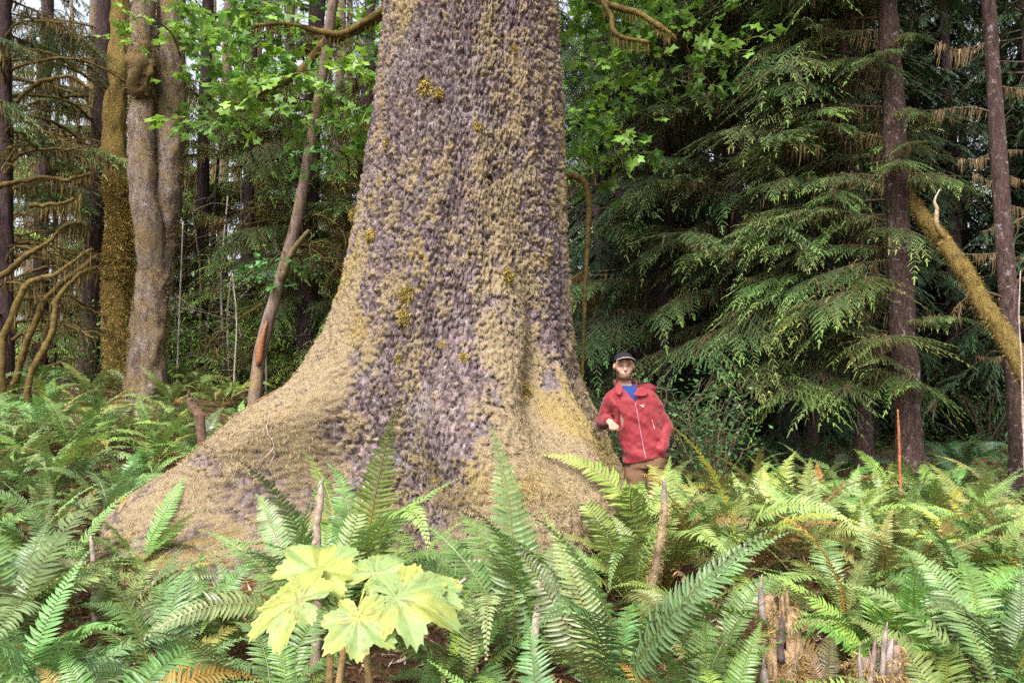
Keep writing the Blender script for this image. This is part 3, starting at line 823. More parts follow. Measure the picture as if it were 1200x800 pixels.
kid('broken_limb', Geo().tube(catmull([pix(330, 330, 9.8), pix(340, 300, 9.7), pix(352, 282, 9.65), pix(362, 270, 9.6)], 10), np.linspace(.045, .028, 10), 9, (.17, .125, .065), .3, 14, True, 3).mesh('broken_limb', M['mossy']), LEANT)
CON6, c6 = plain_tree('conifer_tree', 'dark conifer trunk behind the thin leaning trunk', [(372, 0, 13.5), (366, 130, 13.4), (362, 270, 13.3), (360, 420, 13.2)], 0.20, 0.12, M['bark_dark'], 16, .3)
for tr, pth, n_, azs, zr, sc, mc in ((DARK, dp, 20, R(200), (1.9, 7.5), (.6, 1.05), (1, 1, 1)), (EDGE, ep, 22, R(-20), (1.7, 7), (.55, 1.0), (1, 1, 1)), (CON6, c6, 20, R(-90), (2.4, 8), (.6, 1.1), (.8, .8, .8))):
    for k in range(n_):
        z = zr[0] + (zr[1] - zr[0]) * (k + random.random()) / n_
        put_branch('m', BB, tr, at_height(pth, z), azs + random.gauss(0, .9), random.uniform(-.35, .15), random.uniform(*sc), names=('branch', 'hanging_moss'), mcol=mc)
for tr, pth, n_, azs, zr in ((DARK, dp, 12, R(180), (4.2, 8.5)), (EDGE, ep, 9, R(0), (4.5, 8)), (CON6, c6, 26, R(-90), (2.8, 9))):
    for k in range(n_):
        z = zr[0] + (zr[1] - zr[0]) * (k + random.random()) / n_
        put_branch('b', BR, tr, at_height(pth, z), azs + random.gauss(0, 1.2), random.uniform(-.2, .2), random.uniform(.7, 1.1), col=(.75, .85, .8))
    c = link('crown', CR_OPEN[k % 3][0], tr, (0, 0, 7.0), (0, 0, random.uniform(0, 6)), 0.7); link('limbs', CR_OPEN[k % 3][1], c)

for k, (u, d_, sc_, lab) in enumerate([(238, 15.5, .16, 'feathery conifer directly behind the twin grey trunk'), (292, 14.6, .12, 'slim conifer midway between twin trunk and leaning trunk'), (428, 14.2, .16, 'conifer with drooping sprays against the giant trunk\'s left edge'), (50, 15.0, .16, 'feathery conifer behind the arching mossy limbs at left'), (262, 19.5, .16, 'bushy conifer filling the gap behind the slim conifer'), (335, 17.5, .15, 'bushy conifer filling the gap behind the leaning trunk'), (395, 19, .16, 'deep-set conifer between leaning trunk and giant trunk'), (105, 18, .16, 'bushy conifer behind the dark purple trunk')]):
    tr, pth = plain_tree('conifer_tree', lab, [(u + 6, 0, d_), (u, 200, d_), (u - 3, 410, d_)], sc_, sc_ * .5, M['bark_grey'] if k > 3 else M['bark_dark'], 15, .3)
    n_ = 36 if k < 4 else 27
    for q in range(n_):
        z = 2.0 + 6.0 * (q + random.random()) / n_
        put_branch('b', BR, tr, at_height(pth, z), random.uniform(0, 6.28), random.uniform(-.25, .15), random.uniform(.75, 1.25) * (1 if k < 4 else 1.25), col=random.choice([(1.5, 1.5, 1.2), (2.0, 1.8, 1.2), (1.2, 1.3, 1.1)]), mcol=(2.0, 2.0, 1.8))  # boughs and moss coloured brighter, standing in for light that barely reaches here

# low arching mossy stems at the left
for k, (pts, rr_) in enumerate([
    ([(12, 455, 10.5), (30, 395, 10.5), (58, 345, 10.6), (90, 318, 10.8), (112, 300, 11)], .075),
    ([(38, 450, 9.8), (62, 400, 9.9), (72, 360, 10), (98, 330, 10.2), (118, 322, 10.4)], .060),
    ([(-10, 330, 10.2), (30, 300, 10.2), (62, 280, 10.3), (88, 262, 10.4), (108, 268, 10.5)], .055),
    ([(2, 400, 10.0), (22, 350, 10), (34, 330, 10.1), (64, 322, 10.2), (100, 295, 10.3)], .065),
    ([(-5, 220, 10.6), (40, 207, 10.6), (80, 210, 10.6), (106, 205, 10.7)], .045),
    ([(20, 120, 10.9), (50, 95, 10.9), (90, 85, 11), (116, 105, 11)], .045),
    ([(36, 240, 10.2), (70, 238, 10.2), (95, 228, 10.3), (107, 218, 10.3)], .040),
]):
    P = np.array([pix(*p) for p in pts])
    if k in (0, 1, 3):
        b = P[0].copy(); b[2] = gz(b[0], b[1]) - .05; P = np.vstack([b, P])
    path = catmull(P, 40) + np.cumsum(rng.normal(0, .008, (40, 3)), 0); t_ = np.linspace(0, 1, 40)
    lab = ['thick arching mossy stem lowest at the left edge', 'mossy stem rising in front of the dark purple trunk', 'long mossy limb drooping at its tip across the left edge', 'forked-looking mossy stem leaning toward the golden trunk', 'level mossy limb halfway up the left edge', 'highest arched mossy limb beside the dark purple trunk', 'short mossy limb ending at the dark purple trunk'][k]
    rr_ *= .72
    o = thing('mossy_limb', lab, 'branch', tuple(P[0]), 0, 'bare mossy limbs at the left')
    G = Geo().tube(path, rr_ * (1.1 - .6 * t_), 12, (.115, .082, .028), .40, 14, True, 20 + k, .3, 6)
    kk = rng.integers(0, 40, 700)
    tv, tq, tc = strands(path[kk], rng.normal(0, 1, (700, 3)), np.full(700, rr_ * .8), np.tile(np.array([(.17, .12, .04)]), (700, 1)), per=4, thick=.07)
    G.add(tv, None, tq, tc)
    kid('stem', G.mesh('mossy_limb', M['mossy']), o)
    Hh = Geo(); kk = rng.integers(4, 40, 240)
    hang_strips(Hh, path[kk], rng.uniform(.04, .42, 240) * rng.uniform(.3, 1, 240), rng.uniform(.004, .014, 240), (.15, .11, .04))
    tag(kid('hanging_moss', Hh.mesh('limb_moss', M['hang'], False), o), kind='stuff')

# ---- the broad-leaved maple behind the giant: limbs on both sides of the trunk, sprays of lobed leaves
def lobed_leaf(r, size, lobes=5, teeth=1):
    """Outline of a palmate leaf in the XY plane, stalk at the origin, tip along +X."""
    angs = np.linspace(-2.3, 2.3, lobes); lens = 0.55 + 0.45 * np.cos(angs * 0.55)
    out = [(0, 0)]
    for i, (a, l) in enumerate(zip(angs, lens)):
        if i: am = (a + angs[i - 1]) / 2; out.append((0.56 * math.cos(am), 0.56 * math.sin(am)))
        out += [(l * .80 * math.cos(a - .20), l * .80 * math.sin(a - .20)), (l * math.cos(a), l * math.sin(a)), (l * .80 * math.cos(a + .20), l * .80 * math.sin(a + .20))]
    return np.array(out) * size
def leaf_spray(seed, n=9, size=.085, L=.55):
    r = np.random.default_rng(seed); G = Geo()
    t = np.linspace(0, 1, 6)
    ax = np.stack([L * t, .05 * np.sin(4 * t), -.12 * L * t * t], -1)
    G.tube(ax, .004 * (1.2 - t), 3, (.12, .09, .03), cap=False)
    for i in range(n):
        p = ax[r.integers(1, 6)]; a = r.uniform(-1.6, 1.6)
        o = lobed_leaf(r, size * r.uniform(.7, 1.2))
        v = np.c_[o, -.25 * np.abs(o[:, 1]) + .0 * o[:, 0]]
        e = Euler((r.normal(0, .5), r.normal(.25, .35), a)).to_matrix()
        pet = p + np.array((math.cos(a), math.sin(a), r.uniform(-.2, .3))) * r.uniform(.04, .16)
        v = v @ np.array(e).T + pet
        k = len(v); c = v[1:].mean(0) * .5 + v[0] * .5
        v = np.vstack([v, c]); T = [(k, j, (j + 1) % k) for j in range(k)]
        G.add(v, T, None, np.array((.135, .265, .045)) * r.uniform(.65, 1.35))
        G.tube(np.array([p, (p + pet) / 2 + (0, 0, .01), pet]), .0018, 3, (.15, .2, .05), cap=False)
    return G.mesh('leaf_spray', M['leaf'], False)
LS = [leaf_spray(600 + i) for i in range(6)]
maple, mp = plain_tree('maple_tree', 'broad-leaved maple with mossy limbs showing on both sides of the giant trunk', [(545, 0, 10.6), (540, 200, 10.6), (540, 400, 10.6)], .22, .12, M['bark_gold'], 12, .3, 20, group=None)
limbs_ = [([(545, -60, 10.5), (440, 22, 10.0), (385, 48, 9.8), (350, 85, 9.7), (312, 105, 9.6), (272, 122, 9.6)], .075),
          ([(545, -120, 10.5), (470, -10, 10.0), (420, 30, 9.8), (390, 40, 9.6), (338, 28, 9.5), (300, 30, 9.4)], .055),
          ([(545, -90, 10.5), (660, -30, 9.6), (705, 2, 9.2), (745, 15, 9.0), (775, 32, 8.9), (790, 44, 8.9)], .055),
          ([(545, -100, 10.5), (670, -40, 9.3), (712, 12, 9.0), (722, 40, 8.9), (760, 50, 8.85)], .045),
          ([(545, 250, 10.6), (640, 215, 10.3), (678, 208, 10.1), (690, 240, 10.1), (686, 330, 10.1), (682, 450, 10.2)], .05),
          ([(560, 300, 10.6), (650, 330, 10.3), (690, 315, 10.2)], .03)]
sprays = []
for pts, rr_ in limbs_:
    path = catmull([pix(*p) for p in pts], 40); t_ = np.linspace(0, 1, 40)
    G = Geo().tube(path, rr_ * (1.15 - .7 * t_), 10, (.14, .098, .034), .4, 13, True, 7, .3, 6)
    kk = rng.integers(0, 40, 500)
    tv, tq, tc = strands(path[kk], rng.normal(0, 1, (500, 3)), np.full(500, rr_ * .7), np.tile(np.array([(.24, .17, .05)]), (500, 1)), per=3, thick=.09)
    G.add(tv, None, tq, tc)
    lb = kid('limb', G.mesh('maple_limb', M['mossy']), maple)
    Hh = Geo(); kk = rng.integers(8, 40, 130)
    hang_strips(Hh, path[kk], rng.uniform(.04, .22, 130), rng.uniform(.005, .016, 130), (.17, .12, .04))
    tag(link('hanging_moss', Hh.mesh('limb_moss', M['hang'], False), lb), kind='stuff')
regions = [(330, 75, 115, 75, 105, (8.8, 11.5)), (260, 60, 50, 60, 26, (9, 12)), (420, 60, 30, 80, 24, (9.5, 11)), (400, 150, 40, 40, 12, (9.5, 11)), (705, 75, 45, 90, 64, (9.2, 11.5)), (770, 20, 60, 40, 34, (9.4, 11.5)), (690, 180, 28, 40, 16, (9.8, 11.5)), (800, 70, 40, 40, 10, (10.5, 11.5)), (340, -60, 150, 60, 40, (9, 12)), (720, -60, 90, 50, 30, (9, 12))]
for (u, v_, su, sv, n_, (d0, d1)) in regions:
    for k in range(n_):
        p = pix(u + random.uniform(-1, 1) * su, v_ + random.uniform(-1, 1) * sv, random.uniform(d0, d1))
        link('leaf_spray', random.choice(LS), maple, (p[0] - maple.location.x, p[1] - maple.location.y, p[2] - maple.location.z), (random.gauss(0, .4), random.gauss(.15, .4), random.uniform(0, 6.28)), random.uniform(.8, 1.4), color=random.choice([(1, 1, 1), (1.25, 1.2, 1), (.75, .85, .8), (1.5, 1.35, .9)]))

# small sprays of broad leaves low on the left
for k, (u, v_, d, n_, lab) in enumerate([(148, 25, 8.5, 5, 'bright green leaf spray in front of the golden mossy trunk top'), (375, 185, 9.0, 5, 'bluish green leaf spray hanging in front of the thin leaning trunk'), (315, 308, 9.6, 7, 'bluish green leafy sapling twig left of the leaning trunk'), (345, 320, 10, 6, 'leafy twig between the leaning trunk and the giant root')]):
    p = pix(u, v_, d)
    o = thing('leafy_twig', lab, 'branch', tuple(p))
    for q in range(n_):
        link('leaf_spray', random.choice(LS), o, (random.gauss(0, .16), random.gauss(0, .2), random.gauss(0, .10)), (random.gauss(0, .3), random.gauss(.1, .3), random.uniform(0, 6.28)), random.uniform(.5, .8), color=((1.5, 1.4, 1) if k == 0 else (.75, 1.0, 1.5)))
    G = Geo().tube(catmull([(0, 0, 0), (.1, .3, .2), (.15, .8, .25), (.1, 1.2, .1)], 12), np.linspace(.006, .015, 12), 5, (.12, .09, .05)); link('stem', G.mesh('twig_stem', M['wood']), o)

# ---- thin saplings and dead poles on the left
dead = [(232, 240, 430, 14, .035, 0), (245, 180, 425, 15, .06, 1), (262, 230, 420, 13.5, .03, 2), (268, 290, 430, 12.5, .025, 2), (286, 200, 425, 16, .035, 2), (330, 250, 430, 15, .03, 2), (342, 220, 430, 14, .04, 0), (220, 100, 430, 17, .07, 0), (300, 120, 430, 19, .08, 2), (425, 150, 420, 16, .08, 1), (62, 60, 420, 16, .08, 1), (40, 200, 420, 18, .07, 2), (75, 230, 420, 15, .05, 2), (252, 0, 430, 22, .12, 0), (405, 80, 420, 20, .1, 0), (90, 0, 420, 20, .1, 0), (208, 260, 430, 12.6, .022, 2), (275, 320, 430, 11.8, .018, 2), (312, 280, 430, 13, .024, 2), (240, 330, 430, 11.9, .016, 0)]
names_ = ['brown', 'dark', 'pale']
for k, (u, v0, v1, d, rr_, c_) in enumerate(dead):
    lab = f"{names_[c_]} thin dead pole, {['first', 'second', 'third', 'fourth', 'fifth', 'sixth', 'seventh', 'eighth', 'ninth', 'tenth', 'eleventh', 'twelfth', 'thirteenth', 'fourteenth', 'fifteenth', 'sixteenth', 'seventeenth', 'eighteenth', 'nineteenth', 'twentieth'][sorted(x[0] for x in dead).index(u)]} from the left in the wood left of the giant"
    t, pth = plain_tree('dead_pole', lab, [(u + random.uniform(-12, 12), v0, d), (u + random.uniform(-4, 4), (v0 + v1) / 2, d), (u, v1, d)], rr_, rr_ * .5, [M['bark_grey'], M['bark_dark'], M['bark_pale']][c_], None, .3, 10, group='thin dead poles in the left wood', n=30)
    for q in range(11):
        G = Geo(); z = random.uniform(0.25, 1) ; p = pth[int(z * 29)]
        a = random.uniform(0, 6.28); l = random.uniform(.2, .8) * (1 + rr_ * 6)
        e = p + np.array((math.cos(a), math.sin(a), random.uniform(-.5, .3))) * l
        G.tube(catmull([p, (p + e) / 2 + rng.normal(0, .05, 3), e], 5), np.linspace(rr_ * .25, .003, 5), 4, (.22, .18, .14))
        kid('twig', G.mesh('pole_twig', M['wood']), t)

# ---- the wood beyond
far_trunks = {}
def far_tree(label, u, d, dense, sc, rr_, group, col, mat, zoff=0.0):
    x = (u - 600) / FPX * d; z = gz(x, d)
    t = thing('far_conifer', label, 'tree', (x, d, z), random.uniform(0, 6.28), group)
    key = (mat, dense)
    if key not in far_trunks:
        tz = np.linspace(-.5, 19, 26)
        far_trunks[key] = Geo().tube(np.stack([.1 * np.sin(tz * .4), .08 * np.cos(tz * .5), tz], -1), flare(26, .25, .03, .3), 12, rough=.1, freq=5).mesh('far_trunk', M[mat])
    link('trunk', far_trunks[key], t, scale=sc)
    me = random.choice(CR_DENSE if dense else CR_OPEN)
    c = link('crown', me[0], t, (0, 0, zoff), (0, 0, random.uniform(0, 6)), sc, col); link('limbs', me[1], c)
    return t
def scatter(n, u0, u1, d0, d1, sep):
    out = []
    for _ in range(n * 60):
        if len(out) >= n: break
        d = random.uniform(d0 ** .5, d1 ** .5) ** 2; u = random.uniform(u0, u1); x = (u - 600) / FPX * d
        if all((x - a) ** 2 + (d - b_) ** 2 > sep ** 2 for a, b_, _ in out): out.append((x, d, u))
    return out
NTH = ['first', 'second', 'third', 'fourth', 'fifth', 'sixth', 'seventh', 'eighth', 'ninth', 'tenth', 'eleventh', 'twelfth', 'thirteenth', 'fourteenth', 'fifteenth', 'sixteenth', 'seventeenth', 'eighteenth', 'nineteenth', 'twentieth', 'twenty-first', 'twenty-second', 'twenty-third', 'twenty-fourth', 'twenty-fifth', 'twenty-sixth', 'twenty-seventh', 'twenty-eighth', 'twenty-ninth', 'thirtieth', 'thirty-first', 'thirty-second', 'thirty-third', 'thirty-fourth', 'thirty-fifth', 'thirty-sixth']
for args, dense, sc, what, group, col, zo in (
    ((22, 690, 1330, 15.0, 24, 1.7), True, (.8, 1.1), 'among the dark conifers behind the hemlocks', 'conifers of the shadowed right wood', (.5, .58, .52), 0.0),  # foliage colour darkened to imitate the shade of the dense wood
    ((34, 630, 1420, 24, 56, 2.4), True, (1.1, 1.7), 'at the far back of the shadowed right wood', 'distant conifers of the right wood', (.6, .68, .62), 0.0),  # darkened crown colour, painted shade for the far wood
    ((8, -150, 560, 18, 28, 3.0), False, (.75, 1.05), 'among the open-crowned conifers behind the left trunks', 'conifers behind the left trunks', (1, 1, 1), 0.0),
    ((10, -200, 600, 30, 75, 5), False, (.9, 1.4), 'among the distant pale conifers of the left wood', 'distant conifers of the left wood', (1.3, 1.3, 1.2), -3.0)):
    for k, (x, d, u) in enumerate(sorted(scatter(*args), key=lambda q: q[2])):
        far_tree(f'{NTH[k]} from the left {what}', u, d, dense, random.uniform(*sc), .2, group, col, 'bark_dark' if dense else 'bark_grey', zo)  # grey bark on the left trunks paints that wood brighter
# ------------------------------------------------------------------ ferns
def frond_mesh(seed, a0=72, a1=-35, pairs=44, length=1.0, width=0.105, dead=False, fine=True, twist=0.0):
    """One sword-fern frond: an arching midrib with two rows of narrow leaflets; grows from the origin toward +X."""
    r = np.random.default_rng(seed); G = Geo()
    n = 40; s = np.linspace(0, 1, n)
    ang = np.radians(a0 + (a1 - a0) * s ** 1.35)
    step = length / (n - 1)
    x = np.concatenate([[0], np.cumsum(np.cos(ang[:-1]) * step)]); z = np.concatenate([[0], np.cumsum(np.sin(ang[:-1]) * step)])
    y = 0.10 * r.uniform(-1, 1) * s ** 2 * length + 0.02 * np.sin(s * 5 + r.uniform(0, 6))
    ax = np.stack([x, y, z], -1)
    G.tube(ax[::2], 0.0042 * (1.15 - s[::2]), 4, (1.25, 0.85, 0.5) if not dead else (.8, .7, .7), cap=False)
    T = unit(np.gradient(ax, axis=0)); side0 = unit(np.cross(T, np.array((0, 0, 1.0)) + 0 * T))
    side0 = np.where(np.abs(T[:, 2:3]) > 0.98, np.array((0, -1.0, 0)), side0); up0 = np.cross(side0, T)
    tw = twist * s
    side = side0 * np.cos(tw)[:, None] + up0 * np.sin(tw)[:, None]; up = np.cross(side, T)
    k = pairs
    q = 0.13 + 0.865 * (np.arange(k) + 0.5) / k
    prof = np.minimum(1, smooth(0.05, 0.42, q) * 1.0) * (1 - smooth(0.45, 1.02, q) * 0.93)
    for sg in (-1, 1):
        qq = np.clip(q + sg * 0.25 / k, 0, 1)
        P = np.stack([np.interp(qq, s, ax[:, c]) for c in range(3)], -1)
        Tt = unit(np.stack([np.interp(qq, s, T[:, c]) for c in range(3)], -1))
        Sd = unit(np.stack([np.interp(qq, s, side[:, c]) for c in range(3)], -1)) * sg
        Up = unit(np.stack([np.interp(qq, s, up[:, c]) for c in range(3)], -1))
        ln = width * prof * r.uniform(0.86, 1.08, k); ln = np.maximum(ln, 0.006)
        if dead: ln *= r.uniform(0.4, 1, k)
        fw = 0.22 + 0.5 * q ** 3 + r.normal(0, 0.07, k)
        rise = (0.16 if not dead else -0.5) + r.normal(0, 0.10 if not dead else 0.5, k)
        d = unit(Sd + Tt * fw[:, None] + Up * rise[:, None])
        wd = np.minimum(0.40 * length / k * (0.65 + 0.35 * prof), ln * 0.5) * (1.0 if not dead else .7)
        along = unit(Tt - d * np.sum(Tt * d, 1)[:, None])
        nn = np.cross(d, along) * sg
        nn = nn * np.sign(np.sum(nn * Up, 1))[:, None]
        cur = (0.22 if not dead else .6) + r.normal(0, 0.06, k)
        def pt(t, w, lift):
            return P + d * (ln * t)[:, None] + along * (wd * w + ln * 0.10 * t * t)[:, None] + nn * (wd * lift - ln * cur * t * t)[:, None]
        if fine:
            V = np.stack([pt(0.0, -0.55, 0), pt(0.0, 0.75, 0), pt(0.36, -1.0, .32), pt(0.36, 0.0, 0), pt(0.36, 1.0, .32), pt(0.72, -.68, .22), pt(0.72, 0, 0), pt(0.72, .68, .22), pt(1.0, 0.1, 0)], 1)
            F = np.array([(0, 2, 3), (0, 3, 1), (1, 3, 4), (2, 5, 6), (2, 6, 3), (3, 6, 7), (3, 7, 4), (5, 8, 6), (6, 8, 7)])
        else:
            V = np.stack([pt(0.0, -0.55, 0), pt(0.0, 0.75, 0), pt(0.5, -.95, .2), pt(0.5, .95, .2), pt(1.0, 0.1, 0)], 1)
            F = np.array([(0, 2, 1), (1, 2, 3), (2, 4, 3)])
        nv = V.shape[1]
        T_ = (np.arange(k) * nv)[:, None, None] + F[None]
        tone = r.uniform(0.82, 1.15, (k, 1)) * np.array([[1.0, 1.0, 1.0]])
        if dead: tone = tone * r.uniform(.5, 1.4, (k, 1))
        G.add(V.reshape(-1, 3), T_.reshape(-1, 3), None, np.repeat(tone, nv, 0))
    return G.mesh('frond', M['fern'], False)

FR = []
for i, (a0, a1) in enumerate([(80, 20), (76, -5), (72, -25), (68, -45), (74, -60), (60, -30), (54, -55), (82, -15), (64, 0), (70, -75)]):
    FR.append(frond_mesh(700 + i, a0, a1, 46, 1.0, 0.100 + 0.012 * (i % 3), False, True, random.uniform(-.9, .9)))
FRF = [frond_mesh(740 + i, a0, a1, 30, 1.0, 0.115, False, False, random.uniform(-.8, .8)) for i, (a0, a1) in enumerate([(78, 0), (72, -30), (66, -45), (58, -35), (74, -65)])]
FRD = [frond_mesh(770 + i, a0, a1, 30, 1.0, 0.07, True, False, 1.5) for i, (a0, a1) in enumerate([(50, -70), (35, -60), (60, -88)])]

GREEN_BLUE, GREEN_MID, GREEN_YEL, GREEN_DEEP = (.180, .275, .085), (.195, .285, .080), (.240, .310, .088), (.140, .230, .070)
def fern(label, x, y, size=1.0, n=14, col=GREEN_MID, near=True, dead=2, group='sword ferns', az=None, spread=6.28, lo=0.0, tips=0, erect=0.0):
    z = gz(x, y)
    t = thing('sword_fern', label, 'fern', (x, y, z), 0, group)
    src = FR if near else FRF
    for k in range(n):
        a = (2 * math.pi * (k + random.uniform(-.35, .35)) / n) if az is None else az + random.uniform(-.5, .5) * spread
        c = tuple(max(0, q * random.uniform(.85, 1.2)) for q in col)
        q_ = random.random()
        if q_ < .05: c = (c[0] * 1.5, c[1] * 1.25, c[2] * .8)
        elif q_ < .07: c = (c[0] * 1.7, c[1] * .85, c[2] * .7)
        elif q_ < .40: c = (c[0] * .72, c[1] * .78, c[2] * .75)
        if k < tips: c = (.20, .13, .045)
        link('frond', random.choice(src), t, (random.gauss(0, .025), random.gauss(0, .025), 0), (random.gauss(0, .22), random.gauss(lo, .16) - erect, a), size * random.uniform(.72, 1.12), c)
    for k in range(dead):
        c = random.choice([(.23, .11, .045), (.30, .16, .06), (.17, .075, .035), (.33, .22, .11)])
        link('dead_frond', random.choice(FRD), t, (0, 0, 0.03), (random.gauss(0, .3), random.uniform(-.05, .35), random.uniform(0, 6.28)), size * random.uniform(.5, .85), c)
    if near:
        G = Geo(); kk = 26
        P = np.stack([rng.normal(0, .05, kk), rng.normal(0, .05, kk), rng.uniform(-.02, .06, kk)], -1)
        tv, tq, tc = strands(P, np.tile([(0, 0, 1.0)], (kk, 1)), np.full(kk, .10), np.tile([(.12, .07, .035)], (kk, 1)), per=2, thick=.06)
        link('crown', G.add(tv, None, tq, tc).mesh('fern_crown', M['litter'], False), t)
    return t

def fx(u, d): return (u - 600) / FPX * d
main = [  # label, u, distance, size, fronds, colour, dead, azimuth, spread, tips
    ('large dark green fern filling the bottom left corner', 120, 2.75, .98, 17, GREEN_DEEP, 1, None, 0, 0),
    ('big upright fern at the left edge beside the white stick', 15, 3.9, 1.25, 16, GREEN_BLUE, 2, None, 0, 0),
    ('fern whose long frond reaches left over the mossy root, above the yellow leaves', 395, 4.05, 1.45, 15, GREEN_BLUE, 2, None, 0, 0),
    ('fern spreading flat fronds left of the yellow-green leaves', 325, 3.25, .92, 13, GREEN_BLUE, 1, None, 0, 0),
    ('fern in the centre with fronds arching left over the front root', 620, 3.7, 1.42, 14, GREEN_BLUE, 2, R(165), 4.4, 0),
    ('fern at bottom centre with a frond curling to the right', 730, 3.4, 1.25, 15, GREEN_BLUE, 2, None, 0, 0),
    ('fern lowest at the bottom edge, right of the yellow-green leaves', 580, 2.75, .80, 13, GREEN_MID, 1, None, 0, 0),
    ('small fern at the foot of the bare bark between the two roots', 470, 4.7, 1.0, 10, GREEN_MID, 2, None, 0, 0),
    ('fern growing by the snag just below the man', 742, 4.7, 1.15, 14, GREEN_YEL, 3, None, 0, 1),
    ('tall yellowish fern with rusty tips right beside the man', 860, 5.0, 1.2, 16, GREEN_YEL, 4, None, 0, 3),
    ('large fern behind the two rotten stumps', 985, 4.35, 1.0, 16, GREEN_MID, 2, None, 0, 0),
    ('broad dark fern filling the bottom right corner', 1165, 3.5, 1.10, 18, GREEN_DEEP, 1, None, 0, 0),
    ('bright fern at the right edge above the dark corner fern', 1190, 4.9, 1.05, 15, GREEN_MID, 1, None, 0, 0),
    ('pale fern in front of the orange stake', 1060, 5.7, .95, 14, GREEN_YEL, 1, None, 0, 1),
    ('fern rising right of the large fern behind the stumps', 1090, 4.9, .95, 14, GREEN_MID, 1, None, 0, 0),
    ('brownish half-dead fern low between the rotten stumps', 955, 3.5, .55, 7, (.19, .15, .06), 5, None, 0, 0),
    ('fern between the tall yellowish fern and the large fern', 935, 5.4, .9, 13, GREEN_YEL, 2, None, 0, 1),
    ('fern hugging the inner side of the left root', 365, 4.95, 1.0, 9, GREEN_BLUE, 1, R(90), 3.4, 0),
    ('fern at the tip of the left root beside the brown stub', 165, 5.35, .85, 12, GREEN_MID, 4, None, 0, 0),
    ('fern leaning over bare litter left of the root tip', 85, 4.75, .95, 13, GREEN_BLUE, 3, None, 0, 0),
    ('bushy fern hiding the man\'s legs', 775, 5.1, 1.35, 18, GREEN_YEL, 3, None, 0, 2),
    ('fern at the foot of the front root, left of the leaning snag', 700, 4.25, .70, 11, GREEN_BLUE, 2, None, 0, 0),
    ('fern at bottom centre right, before the leaning snag', 820, 3.15, .90, 14, GREEN_MID, 2, None, 0, 0),
    ('fern cut by the bottom edge under the centre fern', 660, 2.65, .85, 13, GREEN_BLUE, 1, None, 0, 0),
    ('fern cut by the bottom edge left of the rotten stumps', 850, 2.75, .75, 12, GREEN_MID, 2, None, 0, 0),
    ('fern between the yellow-green leaves and the front root', 545, 3.55, .92, 12, GREEN_BLUE, 2, None, 0, 0),
    ('fern cut by the bottom edge below the yellow-green leaves', 300, 2.55, .8, 14, GREEN_BLUE, 1, None, 0, 0),
    ('fern before the left root\'s outer flank', 215, 4.05, .85, 12, GREEN_BLUE, 2, None, 0, 0),
    ('fern on the bare soil left of the crumbling stump', 845, 3.9, .85, 12, GREEN_MID, 4, None, 0, 1),
    ('small yellowing fern under the spiny stems', 460, 2.95, .62, 10, GREEN_MID, 2, None, 0, 1),
    ('lacy fern at the foot of the left root beside the yellow leaves', 290, 4.15, .62, 10, GREEN_MID, 1, None, 0, 0),
]
placed = []
for (lab, u, d, size, n, col, dead_, az, sprd, tips) in main:
    fern(lab, fx(u, d), d, size, n, col, True, dead_, az=az, spread=sprd, tips=tips, erect=.22 if any(q in lab for q in ('upright', 'tall', 'long frond', 'hugging', 'in the centre', 'bushy', 'snag just')) else 0)
    placed.append((fx(u, d), d))
MAN = (1.05, 5.95)
def free(x, y, sep):
    if any((x - a) ** 2 + (y - b_) ** 2 < sep * sep for a, b_ in placed): return False
    if (x - MAN[0]) ** 2 + (y - MAN[1]) ** 2 < .55 ** 2: return False
    a = math.atan2(y - TC[1], x - TC[0]); rad = math.hypot(x - TC[0], y - TC[1])
    if rad < float(trunk_r(np.array([a]), np.array([0.2]))[0]) + 0.32: return False
    return True
ORD = ['first', 'second', 'third', 'fourth', 'fifth', 'sixth', 'seventh', 'eighth', 'ninth', 'tenth', 'eleventh', 'twelfth', 'thirteenth', 'fourteenth', 'fifteenth', 'sixteenth', 'seventeenth', 'eighteenth', 'nineteenth', 'twentieth']
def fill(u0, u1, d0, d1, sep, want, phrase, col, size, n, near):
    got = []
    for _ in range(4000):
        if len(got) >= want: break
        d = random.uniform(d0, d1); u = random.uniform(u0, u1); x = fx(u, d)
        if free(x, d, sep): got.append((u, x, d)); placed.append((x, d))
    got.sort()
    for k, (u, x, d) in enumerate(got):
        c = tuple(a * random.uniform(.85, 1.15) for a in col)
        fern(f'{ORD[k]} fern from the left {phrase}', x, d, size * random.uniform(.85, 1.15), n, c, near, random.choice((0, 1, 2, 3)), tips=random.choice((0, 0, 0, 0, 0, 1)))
fill(800, 1240, 5.5, 6.6, .42, 12, 'in the right bank\'s nearest row', GREEN_YEL, .92, 13, True)
fill(770, 1260, 6.7, 7.9, .50, 15, 'in the right bank\'s middle row', GREEN_YEL, .92, 11, False)
fill(740, 1270, 8.0, 9.8, .62, 17, 'in the right bank\'s back row', GREEN_MID, .95, 10, False)
fill(1060, 1300, 10.0, 13.5, .75, 14, 'in the dark hollow behind the reddish trunk', (.045, .10, .035), .95, 10, False)  # frond colour far darker: the hollow's shade is painted in
fill(690, 1050, 10.4, 14, .85, 14, 'in the shade under the hemlock sprays', (.05, .10, .04), 1.0, 9, False)  # darkened fronds imitate the shade cast by the sprays
fill(-60, 240, 5.2, 6.6, .40, 13, 'in the left bank, nearest row', GREEN_BLUE, .85, 12, True)
fill(-60, 300, 6.7, 8.4, .42, 20, 'in the left bank, middle row', (.17, .265, .08), .85, 11, False)
fill(-60, 330, 8.5, 11.5, .52, 20, 'in the left bank, back row at the twin trunk', (.18, .27, .075), .78, 10, False)
fill(-40, 330, 11.6, 15, .8, 18, 'behind the left trunks, on the rise', (.10, .17, .05), .7, 8, False)
